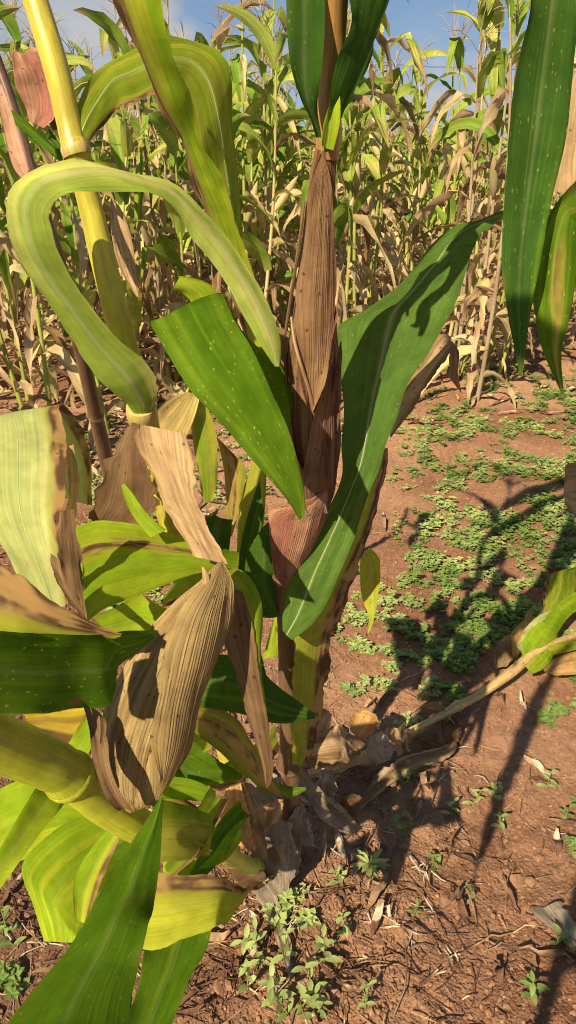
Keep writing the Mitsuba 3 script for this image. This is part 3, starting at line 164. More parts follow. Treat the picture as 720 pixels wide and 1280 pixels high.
WRAPS = [
 ('C','ear/ear','husk','',{'pleat': 0.0006},[0.0307,0.7497,0.9036,0.0121,-180.0,180.0,-0.0371,-0.9072,0.4192,0.0299,0.7411,0.9325,0.0218,-180.0,180.0,-0.0371,-0.9186,0.3935,0.0272,0.7306,0.9704,0.0263,-180.0,180.0,-0.0348,-0.9334,0.3572,0.0243,0.716,1.0209,0.0277,-180.0,180.0,-0.0324,-0.9519,0.3046,0.0225,0.7032,1.0669,0.0265,-180.0,180.0,-0.031,-0.9673,0.2519,0.0224,0.6909,1.1093,0.0224,-180.0,180.0,-0.0317,-0.9794,0.1994,0.0238,0.6802,1.1448,0.0179,-180.0,180.0,-0.0346,-0.9877,0.1528,0.025,0.6697,1.1846,0.0147,-180.0,180.0,-0.0371,-0.9946,0.0971,0.0267,0.6582,1.2247,0.0116,-180.0,180.0,-0.0405,-0.9984,0.0384,0.0289,0.6478,1.2585,0.0099,-180.0,180.0,-0.0446,-0.9989,-0.0131,0.0303,0.6436,1.2753,0.0081,-180.0,180.0,-0.047,-0.9981,-0.0393]),
 ('C','ear__husk_leaf','husk','',{'pleat': 0.0006,'flare': 0.22},[0.0258,0.7471,0.9109,0.0203,-120.0,-5.0,-0.0315,-0.9101,0.4131,0.0215,0.7367,0.949,0.0295,-115.0,12.0,-0.027,-0.9254,0.3781,0.0222,0.7219,1.0012,0.0303,-112.0,5.0,-0.0291,-0.945,0.3257,0.0213,0.708,1.049,0.0294,-112.0,-6.0,-0.0289,-0.9616,0.273,0.0212,0.6952,1.0929,0.0259,-112.0,-30.0,-0.0297,-0.975,0.2204,0.0227,0.6851,1.1293,0.0204,-112.0,-52.0,-0.0326,-0.9843,0.1734,0.0231,0.6802,1.1448,0.0186,-112.0,-75.0,-0.0335,-0.9877,0.1528]),
 ('C','ear__husk_leaf','husk','',{'pleat': 0.0006,'flare': 0.26},[0.039,0.7497,0.9036,0.0167,35.0,130.0,-0.0472,-0.9068,0.419,0.0349,0.7367,0.949,0.025,18.0,125.0,-0.0438,-0.9248,0.3779,0.0282,0.7219,1.0012,0.0286,30.0,125.0,-0.0369,-0.9448,0.3257,0.0254,0.708,1.049,0.0282,40.0,122.0,-0.0344,-0.9614,0.273,0.0244,0.6963,1.0887,0.0268,58.0,112.0,-0.0341,-0.9736,0.2256,0.0254,0.6897,1.1134,0.0254,78.0,98.0,-0.0361,-0.9803,0.1942]),
 ('C','ear__husk_leaf','husk','',{'pleat': 0.0006,'flare': 0.16},[0.0244,0.7063,1.0561,0.0284,0.0,4.0,-0.0333,-0.9638,0.2645,0.0239,0.7003,1.0757,0.0275,-16.0,14.0,-0.0331,-0.9699,0.2414,0.0241,0.6931,1.1012,0.0241,-38.0,28.0,-0.034,-0.9771,0.2099,0.0234,0.6839,1.1332,0.0203,-60.0,42.0,-0.0336,-0.9852,0.1683,0.025,0.6697,1.1846,0.0157,-75.0,60.0,-0.0371,-0.9946,0.0971,0.0267,0.6582,1.2247,0.0127,-60.0,62.0,-0.0405,-0.9984,0.0384,0.0289,0.6478,1.2585,0.0107,-30.0,40.0,-0.0446,-0.9989,-0.0131,0.0304,0.6445,1.273,0.0091,5.0,20.0,-0.0471,-0.9983,-0.0357]),
 ('C','ear__husk_leaf','pink','pinkish lower husk lit by the sun',{'pleat': 0.0006,'flare': 0.02},[-0.002,0.783,0.7873,0.0142,-130.0,130.0,0.0022,-0.8609,0.5088,0.001,0.7754,0.8261,0.0208,-125.0,120.0,-0.0011,-0.8775,0.4796,0.0067,0.7579,0.8736,0.0285,-110.0,105.0,-0.0079,-0.8956,0.4448,0.0111,0.7476,0.9097,0.0333,-100.0,80.0,-0.0135,-0.91,0.4143,0.0145,0.7406,0.9357,0.0344,-96.0,30.0,-0.018,-0.9204,0.3906,0.016,0.7357,0.9533,0.0339,-95.0,-30.0,-0.0202,-0.9272,0.374]),
 ('L','ear/ear','husktan','',{'pleat': 0.0007},[-0.1393,0.4723,0.7344,0.0065,-180.0,180.0,0.1954,-0.6625,0.7231,-0.1429,0.4775,0.7456,0.016,-180.0,180.0,0.2016,-0.6734,0.7113,-0.1382,0.4904,0.7855,0.0302,-180.0,180.0,0.2005,-0.7113,0.6737,-0.1233,0.5006,0.8314,0.0326,-180.0,180.0,0.1857,-0.7537,0.6304,-0.1032,0.5102,0.876,0.0279,-180.0,180.0,0.161,-0.796,0.5835,-0.0826,0.518,0.9121,0.0193,-180.0,180.0,0.1324,-0.8302,0.5416,-0.0667,0.5221,0.9375,0.0102,-180.0,180.0,0.109,-0.853,0.5105,-0.0567,0.5265,0.9591,0.0017,-180.0,180.0,0.0938,-0.8715,0.4814]),
]

# preset: colour, second colour, share of the second, brown left, brown right, stripe centre, stripe width, dry from (share of length), spots, dryness of the whole
G1, G2, G3 = (.055, .135, .014), (.105, .20, .016), (.18, .28, .020)
YE, YL = (.46, .40, .045), (.27, .32, .03)
TAN, BRN, GRY = (.44, .31, .165), (.17, .10, .05), (.36, .31, .24)
PRESET = {
    'green': dict(c=(.075, .165, .009), c2=G3, patch=.22, spots=1.0), 'dark': dict(c=(.05, .12, .02), c2=G2, patch=.25, spots=.5), 'lime': dict(c=(.27, .42, .02), c2=(.38, .45, .03), patch=.4),
    'limeY': dict(c=(.27, .43, .020), c2=(.47, .52, .04), patch=.6), 'yellowgreen': dict(c=(.20, .30, .022), c2=(.38, .38, .05), patch=.7), 'yellow': dict(c=(.43, .46, .04), c2=(.30, .39, .035), patch=.6),
    'palegreen': dict(c=(.42, .50, .17), c2=(.54, .57, .24), patch=.6), 'stripy': dict(c=(.19, .22, .03), c2=(.33, .27, .06), patch=.7, su=.5, sw=.5),
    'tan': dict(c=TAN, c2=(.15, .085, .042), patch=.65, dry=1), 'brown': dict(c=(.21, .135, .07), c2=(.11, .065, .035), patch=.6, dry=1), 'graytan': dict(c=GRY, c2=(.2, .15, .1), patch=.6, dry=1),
    'pinktan': dict(c=(.5, .3, .2), c2=(.3, .14, .1), patch=.5, dry=1), 'orangetan': dict(c=(.5, .31, .12), c2=(.3, .17, .07), patch=.5, dry=1), 'yellowtan': dict(c=(.48, .38, .14), c2=(.32, .2, .09), patch=.6, dry=1),
    'yellowbrown': dict(c=(.5, .38, .04), c2=(.1, .05, .03), patch=.8), 'pink': dict(c=(.48, .27, .175), c2=(.30, .11, .085), patch=.65, dry=1), 'husk': dict(c=(.29, .18, .098), c2=(.15, .065, .042), patch=.7, dry=1),
    'husktan': dict(c=(.42, .32, .145), c2=(.23, .155, .065), patch=.65, dry=1), 'bluegreen': dict(c=(.085, .175, .032), c2=(.15, .24, .045), patch=.4, spots=.9), 'paleleaf': dict(c=(.31, .43, .065), c2=(.55, .57, .17), patch=.6, spots=.3), 'pinkgreen': dict(c=(.42, .30, .12), c2=(.3, .32, .06), patch=.6),
    'stalk_dark': dict(c=(.13, .08, .045), c2=(.07, .03, .03), patch=.6, dry=.5), 'stalk_top': dict(c=(.36, .2, .06), c2=(.14, .08, .03), patch=.5, dry=.5), 'stalk_yellow': dict(c=(.43, .38, .045), c2=(.30, .28, .04), patch=.6, spots=.5),
    'stalk_olive': dict(c=(.36, .39, .028), c2=(.27, .32, .025), patch=.5, spots=.3), 'stalk_straw': dict(c=(.46, .33, .13), c2=(.33, .2, .09), patch=.5, dry=1)}
COLS = ['r', 'g', 'b', 'r2', 'g2', 'b2', 'patch', 'bl', 'br', 'su', 'sw', 'sv', 'tip', 'spots', 'dry', 'len', 'wid', 'rib']
ROWS = []


def row(kind, length, width, o, rib=0.0):
    p = dict(PRESET[kind]); p.update({k: v for k, v in o.items() if k in ('patch', 'bl', 'br', 'su', 'sw', 'sv', 'tip', 'spots')})
    c, c2 = p['c'], p['c2']
    ROWS.append([*c, *c2, p.get('patch', 0), p.get('bl', 0), p.get('br', 0), p.get('su', 0), p.get('sw', 0), p.get('sv', -1), p.get('tip', 2), p.get('spots', 0), p.get('dry', 0), length, width, rib])
    return len(ROWS) - 1


TABLE = {}


def col(name, i):
    if name not in TABLE:
        TABLE[name] = mi.Float(np.array([r[COLS.index(name)] for r in ROWS], np.float32))
    return dr.gather(mi.Float, TABLE[name], i)


def split_uv(uv):
    idf = dr.floor(uv.x * .25 + 1e-4)
    return mi.UInt32(dr.clip(idf, 0, len(ROWS) - 1)), idf, uv.x - 4 * idf, uv.y


def blade_colour(p, n, uv):
    i, idf, u, v = split_uv(uv)
    L, Wd = col('len', i), col('wid', i)
    a, b = u * Wd, v * L                       # metres across and along
    base = mi.Color3f(col('r', i), col('g', i), col('b', i))
    second = mi.Color3f(col('r2', i), col('g2', i), col('b2', i))
    dry = col('dry', i)
    w = fbm(a * 55 + idf * 7.3, b * 9, idf, 3)
    base = mix(base, second, smoothstep(.36, .66, w) * col('patch', i))
    vein = noise(a * 900 + idf * 3.1, b * 10) * .6 + noise(a * 330, b * 5, idf) * .4
    streak = noise(a * 130 + idf * 5, b * 3.0, idf) * .65 + noise(a * 380 + idf, b * 6, 9) * .35
    ev = smoothstep(.3, .7, noise(a * 40, b * 7, idf + 3))
    base = mix(base, second * (1.15 - .15 * dry), smoothstep(.48, .82, streak) * ev * (.5 * (1 - dry) + .1))
    blot = fbm(a * 75, b * 75, idf + 8, 3)
    base = base * (1 + (vein - .5) * (.34 + .3 * dry) + (blot - .5) * .45)
    fibre = noise(a * 520, b * 26, idf + 5)
    base = base * (1 - .22 * dry * smoothstep(.62, .85, fibre))
    rib = col('rib', i)
    m = dr.exp(-dr.square((u - .5) * Wd / .0024)) * rib
    base = mix(base, mi.Color3f(.46, .50, .26), m * (.45 + .25 * noise(b * 30, idf)))
    d1, d2, cr = voronoi(a * 340 + noise(a * 900, b * 500) * .35, b * 170 + idf * 11 + noise(a * 700, b * 300, 4) * .3)
    sp = smoothstep(.34, .12, d1 + .25 * noise(a * 1300, b * 700, 2) - .1) * dr.select(cr > .87, (cr - .87) * 9, 0.0) * col('spots', i)
    base = mix(base, mi.Color3f(.40, .42, .10), sp * .75)
    e1, e2, er = voronoi(a * 60 + 31, b * 26 + idf * 5)
    base = mix(base, mi.Color3f(.24, .15, .05), smoothstep(.26, .1, e1) * dr.select(er > .955, 1.0, 0.0) * dr.minimum(col('spots', i), 1) * .7)
    # brown margins, stripes and tips
    wob = fbm(a * 90 + 3, b * 22 + idf, 0, 3) - .5
    bl, br, su, sw = col('bl', i), col('br', i), col('su', i), col('sw', i)
    e = dr.maximum(smoothstep(1.15, .7, (u + wob * .35 * dr.sqrt(bl)) / dr.maximum(bl, 1e-4)), smoothstep(1.15, .7, (1 - u + wob * .35 * dr.sqrt(br)) / dr.maximum(br, 1e-4)))
    halo = dr.maximum(smoothstep(1.9, .9, u / dr.maximum(bl, 1e-4)), smoothstep(1.9, .9, (1 - u) / dr.maximum(br, 1e-4)))
    sd = dr.abs(u - su + wob * .25) / dr.maximum(sw * .5, 1e-4)
    on = smoothstep(col('sv', i), col('sv', i) + .12, v)
    e = dr.maximum(e, smoothstep(1.15, .6, sd) * on * (.45 + .55 * smoothstep(.3, .55, noise(a * 300, b * 7, idf))))
    halo = dr.maximum(halo, smoothstep(1.9, .9, sd) * on)
    e = dr.maximum(e, smoothstep(-.03, .05, v - col('tip', i) + wob * .2))
    base = mix(base, mi.Color3f(.40, .37, .05), halo * .55 * (1 - dry))
    burnt = mix(mi.Color3f(.42, .27, .11), mi.Color3f(.12, .07, .04), smoothstep(.36, .66, noise(a * 260, b * 40, idf) * .35 + fbm(a * 70, b * 60, idf + 2, 3) * .65))
    base = mix(base, burnt, e)
    # small dark moulds on the dry blades
    k1, k2, kr = voronoi(a * 120 + 7, b * 120 + idf * 3)
    base = base * (1 - .6 * dr.maximum(dry, e) * smoothstep(.3, .08, k1 + .3 * noise(a * 700, b * 700) - .12) * dr.select(kr > .93, 1.0, 0.0))
    return dr.clip(base, .004, .85)


def blade_bump(p, n, uv):
    i, idf, u, v = split_uv(uv)
    a, b = u * col('wid', i), v * col('len', i)
    dry = col('dry', i)
    fine = noise(a * 800 + idf * 3.1, b * 12)
    return fine * (.00025 + .00035 * dry) + fbm(a * 60, b * 40, idf, 2) * (.0008 + .0012 * dry)


blade_tex = mikit.proc(blade_colour)
scene['leaf_blade'] = {'type': 'bumpmap', 'arbitrary': mikit.proc(blade_bump, eps=4e-4), 'scale': 1.0,
                       'bsdf': {'type': 'principledthin', 'base_color': blade_tex, 'roughness': .29, 'diff_trans': 1.0, 'eta': 1.45, 'spec_trans': 0.0}}
scene['dry_blade'] = {'type': 'bumpmap', 'arbitrary': mikit.proc(blade_bump, eps=4e-4), 'scale': 1.0,
                      'bsdf': {'type': 'principledthin', 'base_color': blade_tex, 'roughness': .7, 'diff_trans': .65, 'eta': 1.3, 'spec_trans': 0.0}}
scene['stalk_skin'] = {'type': 'bumpmap', 'arbitrary': mikit.proc(blade_bump, eps=1e-3), 'scale': .25,
                       'bsdf': {'type': 'twosided', 'bsdf': {'type': 'principled', 'base_color': blade_tex, 'roughness': .38, 'specular': .5}}}
scene['midrib_skin'] = {'type': 'twosided', 'bsdf': {'type': 'principled', 'base_color': {'type': 'rgb', 'value': (.27, .34, .13)}, 'roughness': .45}}

# field plants: a few colour classes, id in the uv as above
FIELD = [((.10, .22, .025), (.20, .32, .04)), ((.19, .32, .035), (.33, .42, .08)), ((.33, .43, .06), (.50, .52, .14)), ((.62, .55, .24), (.62, .49, .28)), ((.58, .46, .28), (.42, .30, .18)),
         ((.36, .25, .15), (.22, .14, .08)), ((.46, .52, .11), (.36, .43, .08)), ((.58, .50, .28), (.46, .37, .20)), ((.38, .28, .19), (.48, .39, .26)), ((.64, .58, .34), (.52, .46, .2))]
FT = [mi.Float(np.array([f[k // 3][k % 3] for f in FIELD], np.float32)) for k in range(6)]


def field_colour(p, n, uv):
    idf = dr.floor(uv.x * .25 + 1e-4)
    i = mi.UInt32(dr.clip(idf, 0, len(FIELD) - 1))
    u = uv.x - 4 * idf
    a = mi.Color3f(*[dr.gather(mi.Float, FT[k], i) for k in range(3)])
    b = mi.Color3f(*[dr.gather(mi.Float, FT[k], i) for k in range(3, 6)])
    w = fbm(p.x * 7 + uv.y * 3, p.y * 7, p.z * 7, 2)
    c = mix(a, b, smoothstep(.3, .65, w))
    e = smoothstep(.42, .5, dr.abs(u - .5) + .2 * (noise(p.x * 30, p.y * 30, p.z * 30) - .35))
    c = mix(c, mi.Color3f(.42, .29, .13), dr.maximum(e * .4, smoothstep(.75, 1.0, uv.y + .3 * (w - .5)) * .8))
    m = dr.exp(-dr.square((u - .5) / .05))
    c = mix(c, mi.Color3f(.45, .45, .25), m * .4)
    return c * (.82 + .36 * noise(u * 14, uv.y * 3 + p.x * 5, idf))


scene['field_blade'] = {'type': 'principledthin', 'base_color': mikit.proc(field_colour), 'roughness': .45, 'diff_trans': .8, 'eta': 1.4, 'spec_trans': 0.0}


def soil_colour(p, n, uv):
    w = fbm(p.x * 2.3, p.y * 2.3, 3, 4)
    g = fbm(p.x * 90, p.y * 90, p.z * 90, 3)
    c = mix(mi.Color3f(.165, .084, .048), mi.Color3f(.275, .16, .096), smoothstep(.3, .7, w))
    c = c * (.62 + .76 * g)
    s1, s2, sr = voronoi(p.x * 55, p.y * 55)
    c = mix(c, mi.Color3f(.34, .25, .17), smoothstep(.2, .1, s1) * dr.select(sr > .9, .8, 0.0))
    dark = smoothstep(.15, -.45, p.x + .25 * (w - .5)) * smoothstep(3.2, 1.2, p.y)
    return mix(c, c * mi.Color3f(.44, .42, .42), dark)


def soil_bump(p, n, uv):
    return fbm(p.x * 95, p.y * 95, 0, 3) * .005 + fbm(p.x * 280, p.y * 280, 2, 3) * .006


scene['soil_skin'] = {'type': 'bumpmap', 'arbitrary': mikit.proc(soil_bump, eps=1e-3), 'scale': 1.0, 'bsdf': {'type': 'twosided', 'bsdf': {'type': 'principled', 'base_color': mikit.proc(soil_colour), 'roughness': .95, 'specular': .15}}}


def clod_colour(p, n, uv):
    return mix(mi.Color3f(.19, .10, .058), mi.Color3f(.30, .178, .11), fbm(p.x * 40, p.y * 40, p.z * 40, 3)) * (.7 + .6 * noise(p.x * 300, p.y * 300, p.z * 300))


scene['clod_skin'] = {'type': 'twosided', 'bsdf': {'type': 'principled', 'base_color': mikit.proc(clod_colour), 'roughness': .95, 'specular': .1}}


def straw_colour(p, n, uv):
    c = mix(mi.Color3f(.30, .20, .115), mi.Color3f(.12, .065, .04), smoothstep(.3, .6, noise(p.x * 23, p.y * 23, 1)))
    return mix(c, mi.Color3f(.46, .38, .27), smoothstep(.66, .8, noise(p.x * 31, p.y * 31, 7))) * (.7 + .6 * noise(p.x * 200, p.y * 200, p.z * 200))


scene['straw_skin'] = {'type': 'twosided', 'bsdf': {'type': 'principled', 'base_color': mikit.proc(straw_colour), 'roughness': .85, 'specular': .2}}


def weed_colour(p, n, uv):
    w = noise(p.x * 9, p.y * 9, 3)
    c = mix(mi.Color3f(.18, .28, .075), mi.Color3f(.37, .47, .17), smoothstep(.25, .75, w))
    return c * (.7 + .6 * noise(p.x * 90, p.y * 90, p.z * 90))


scene['weed_leaf'] = {'type': 'principledthin', 'base_color': mikit.proc(weed_colour), 'roughness': .5, 'diff_trans': .7, 'eta': 1.35, 'spec_trans': 0.0}
scene['weed_stem'] = {'type': 'twosided', 'bsdf': {'type': 'principled', 'base_color': {'type': 'rgb', 'value': (.17, .17, .06)}, 'roughness': .6}}
scene['tree_leaf'] = {'type': 'principledthin', 'base_color': {'type': 'rgb', 'value': (.06, .10, .035)}, 'roughness': .6, 'diff_trans': .6, 'spec_trans': 0.0}
scene['pole_wood'] = {'type': 'twosided', 'bsdf': {'type': 'principled', 'base_color': {'type': 'rgb', 'value': (.22, .2, .18)}, 'roughness': .8}}
scene['wire_black'] = {'type': 'twosided', 'bsdf': {'type': 'principled', 'base_color': {'type': 'rgb', 'value': (.04, .04, .04)}, 'roughness': .6}}

# ------------------------------------------------------------------ helpers
CNT = {}


def numbered(name):
    CNT[name] = CNT.get(name, 0) + 1
    return name if CNT[name] == 1 else '%s_%03d' % (name, CNT[name] - 1)


def thing(name, label, cat, group=None, kind=None):
    k = numbered(name)
    labels[k] = {'label': label, 'category': cat}
    if group: labels[k]['group'] = group
    if kind: labels[k]['kind'] = kind
    return k


def put(key, v, f, bsdf, uv=None, smooth=True, label=None):
    k = numbered(key)
    scene[k] = mikit.ply((v, f), bsdf, smooth=smooth, uv=uv)
    if label: labels.setdefault(k, {})['label'] = label
    return k


def unit(a):
    return a / np.maximum(np.linalg.norm(a, axis=-1, keepdims=True), 1e-9)


def grid_faces(n, m, close=False):
    i, j = np.meshgrid(np.arange(n - 1), np.arange(m if close else m - 1), indexing='ij')
    a, b = i * m + j, i * m + (j + 1) % m
    q = np.stack([a, b, b + m, a + m], -1).reshape(-1, 4)
    return np.vstack([q[:, [0, 1, 2]], q[:, [0, 2, 3]]])


def resample(st, n, extra=3):
    """st (k, c): catmull-rom through the stations, evenly by chord length of their first 3 (or 6) columns."""
    mid = (st[:, :3] + st[:, 3:6]) / 2 if st.shape[1] == 6 else st[:, :3]
    t = np.concatenate([[0], np.cumsum(np.maximum(np.linalg.norm(np.diff(mid, axis=0), axis=1), 2e-3))])
    from scipy.interpolate import PchipInterpolator, CubicSpline
    q = np.unique(np.concatenate([np.linspace(0, t[-1], n), t]))
    if len(t) < 3:
        return np.stack([np.interp(q, t, st[:, c]) for c in range(st.shape[1])], 1), q
    A, Bs = CubicSpline(t, st, axis=0, bc_type='natural')(q), PchipInterpolator(t, st, axis=0)(q)
    return .35 * A + .65 * Bs, q


def blade(st, o, seed):
    st = np.array(st).reshape(-1, 6)
    n0 = 70 if len(st) > 6 else 40
    E, q = resample(st, n0)
    L, R = E[:, :3], E[:, 3:]
    nu = o.get('nu', 15)
    u = np.linspace(0, 1, nu)[None, :, None]
    span = R - L
    w = np.linalg.norm(span, axis=1)
    Tn = unit(np.gradient((L + R) / 2, axis=0))
    N = unit(np.cross(span, Tn))
    for k in range(1, len(N)):          # smooth the normals along the blade
        N[k] = unit(.45 * N[k - 1] + .55 * N[k])
    vv = q / q[-1]
    prof = (1 - np.abs(2 * u - 1) ** (2.2 if o.get('round') else 1.12))
    P_ = L[:, None] * (1 - u) + R[:, None] * u
    P_ = P_ + N[:, None] * (o.get('keel', .05) * w)[:, None, None] * prof
    wr = o.get('wrinkle', .0007)
    qq = np.stack(np.broadcast_arrays((u[..., 0] * w[:, None]) * 48 + seed * 3.7, q[:, None] * (14 if wr < .0012 else 24), 0 * u[..., 0] + seed), -1)
    nz = meshkit.fbm(qq, 3, seed=seed) - .5
    fine = meshkit.noise(np.stack(np.broadcast_arrays((u[..., 0] * w[:, None]) * 260 + seed, q[:, None] * 9, 0 * u[..., 0]), -1), seed + 3) - .5
    P_ = P_ + N[:, None] * ((nz * 2.6 + fine * .35) * wr)[..., None]
    edge = np.abs(2 * u[..., 0] - 1) ** 4
    if o.get('ridge'):
        k = round(float(np.percentile(w, 80)) / .0027)
        lane = u[..., 0] * k + .25 * np.sin(q[:, None] * 30 + seed)
        P_ = P_ + N[:, None] * (-np.abs(np.sin(np.pi * lane)) * o['ridge'] * (.4 + 1.2 * meshkit.noise(np.stack(np.broadcast_arrays(np.floor(lane), q[:, None] * 6, 0 * lane), -1), seed)) * np.minimum(1, w / .03)[:, None])[..., None]
    side = np.sign(u[..., 0] - .5)
    ruf = np.sin(q[:, None] * 46 + 2.5 * np.sin(q[:, None] * 17 + seed) + side * 1.3 + seed) * (.5 + meshkit.noise(np.stack([q * 9, q * 0 + seed, q * 0], -1), seed)[:, None])
    P_ = P_ + N[:, None] * (edge * ruf * .0036 * np.minimum(1, w / .03)[:, None])[..., None]
    jag = o.get('jag', .012)
    jn = meshkit.fbm(np.stack(np.broadcast_arrays(q[:, None] * 110 + seed, side * 2.0, 0 * q[:, None]), -1), 4, seed) - .5
    P_ = P_ + (span[:, None] * (edge * side * jn * jag * 1.6)[..., None])
    v = P_.reshape(-1, 3)
    return v, grid_faces(len(q), nu), q[-1], float(np.percentile(w, 75)), P_[:, nu // 2], np.broadcast_to(u[0, :, 0][None], (len(q), nu)).ravel(), np.repeat(vv, nu)


def ring_tube(c, r, sides=14, wob=0.0, seed=0):
    c = np.asarray(c, float)
    Tn = unit(np.gradient(c, axis=0))
    ref = np.array([1.0, 0, 0]) if abs(Tn[0][0]) < .8 else np.array([0, 1.0, 0])
    A = unit(ref - Tn * (Tn @ ref)[:, None])
    Bn = np.cross(Tn, A)
    th = np.arange(sides) / sides * 2 * np.pi
    r = np.broadcast_to(np.asarray(r, float), len(c))
    v = c[:, None] + (A[:, None] * np.cos(th)[None, :, None] + Bn[:, None] * np.sin(th)[None, :, None]) * r[:, None, None]
    return v.reshape(-1, 3), grid_faces(len(c), sides, True)


def capped(v, f, n, sides):
    a, b = len(v), len(v) + 1
    j = np.arange(sides)
    v = np.vstack([v, v[:sides].mean(0), v[-sides:].mean(0)])
    return v, np.vstack([f, np.stack([(j + 1) % sides, j, 0 * j + a], 1), np.stack([(n - 1) * sides + j, (n - 1) * sides + (j + 1) % sides, 0 * j + b], 1)])


# ------------------------------------------------------------------ ground
def graded(parts):
    xs = [parts[0][0]]
    for a, b, s in parts:
        n = max(1, int(round((b - a) / s)))
        xs += list(np.linspace(a, b, n + 1)[1:])
    return np.array(xs)


def ground_z(x, y):
    p = np.stack([x, y, 0 * x], -1)
    z = .10 * (meshkit.fbm(p * .9, 3, seed=2) - .5) + .05 * (meshkit.fbm(p * 5, 3, seed=5) - .5)
    lump = meshkit.fbm(p * 34, 3, seed=8)
    z = z + (.011 * (lump - .5) + .010 * np.clip(lump - .55, 0, 1) * 2) * np.exp(-np.maximum(np.hypot(x, y - 1.5) - 3, 0) / 3)
    hill = np.exp(-((np.hypot(x - .0, y - 1.05)) / .22) ** 2) * .015
    return (z + hill) * np.exp(-np.maximum(np.hypot(x, y) - 40, 0) / 30)


gx = np.concatenate([-np.geomspace(900, 4.2, 26), graded([(-4, -1.2, .05), (-1.2, 1.7, .0095), (1.7, 5, .05)]), np.geomspace(5.3, 900, 26)])
gy = np.concatenate([-np.geomspace(300, .5, 14), graded([(-.3, .35, .05), (.35, 2.6, .0085), (2.6, 5.5, .022), (5.5, 14, .09)]), np.geomspace(14.5, 1500, 32)])
GX, GY = np.meshgrid(gx, gy, indexing='xy')
gv = np.stack([GX, GY, ground_z(GX, GY)], -1).reshape(-1, 3)
gf = grid_faces(len(gy), len(gx))
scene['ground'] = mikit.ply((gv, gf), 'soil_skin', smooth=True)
labels['ground'] = {'label': 'reddish brown bare soil of the maize field', 'kind': 'structure', 'category': 'soil'}
gz = lambda x, y: float(ground_z(np.array([x], float), np.array([y], float))[0])

# ------------------------------------------------------------------ foreground plants
NAMES = {'C': ('maize_plant', 'central maize plant with a tall brown husked ear on its upright stalk', 'maize plant'),
         'Y': ('maize_plant', 'maize plant with a smooth yellow stalk and a leaf arching in a wide loop', 'maize plant'),
         'L': ('maize_plant', 'lodged maize plant at lower left with a thick olive stalk and a straw-coloured pointed ear', 'maize plant'),
         'R': ('maize_plant', 'maize plant whose long dark leaves hang into the right edge of the picture', 'maize plant'),
         'N': ('maize_plant', 'thin maize plant with crumpled reddish dead leaves behind the yellow stalk', 'maize plant'),
         'F': ('fallen_maize_stalk', 'straw-yellow maize stalk lying on the soil with half-green leaves at its end', 'maize stalk')}
ROOT = {}


def root_of(code, label):
    if code in NAMES:
        if code not in ROOT:
            ROOT[code] = thing(*NAMES[code])
        return ROOT[code] + '__', None
    k = thing('dead_leaf', label, 'leaf')
    return k, k


def lift(st, cols):
    """things that lie on the soil are given over flat ground: add the soil's own height."""
    a = np.array(st).reshape(-1, cols)
    for c in range(0, 6 if cols == 6 else 3, 3):
        a[:, c + 2] += ground_z(a[:, c], a[:, c + 1])
    return a.ravel()


pending = []
for n, (code, part, kind, lab, o, st) in enumerate(TUBES):
    if code == 'F': st = lift(st, 4)
    a = np.array(st).reshape(-1, 4)
    rt, _ = root_of(code, lab)
    E, q = resample(a, 120)
    r = E[:, 3].copy()
    for k in o.get('nodes', []):
        d = np.linalg.norm(E[:, :3] - a[k, :3], axis=1)
        r = r * (1 + .09 * np.exp(-(d / .006) ** 2) - .04 * np.exp(-((d - .016) / .006) ** 2))
    v, f = ring_tube(E[:, :3], r, 20)
    uu = np.tile(np.arange(20) / 20, len(E))
    # a shallow groove along the stalk
    vv = np.repeat(q / q[-1], 20)
    rid = row(kind, float(q[-1]), float(2 * np.pi * r.mean()), o)
    v, f = capped(v, f, len(E), 20)
    uv = np.stack([4 * rid + np.concatenate([np.abs(2 * uu - 1), [0, 0]]) * .96 + .02, np.concatenate([vv, [0, 1]])], 1)
    put(rt + part, v, f, 'stalk_skin', uv, label=lab or None)
    for k in o.get('nodes', []):
        i0 = int(np.argmin(np.linalg.norm(E[:, :3] - a[k, :3], axis=1)))
        tn = unit(E[min(i0 + 1, len(E) - 1), :3] - E[max(i0 - 1, 0), :3])
        h_ = np.linspace(-1, 1, 7)
        v, f = ring_tube(E[i0, :3] + tn * (h_ * .0045)[:, None], r[i0] * (1.03 - .05 * h_ ** 2), 20)
        rid = row({'stalk_dark': 'brown', 'stalk_olive': 'stalk_olive'}.get(kind, 'pinkgreen'), .01, .08, {})
        put(rt + 'stalk_node', v, f, 'stalk_skin', np.stack([4 * rid + .02 + .96 * np.tile(np.abs(np.arange(20) / 10 - 1), 7), np.repeat((h_ + 1) / 2, 20)], 1))

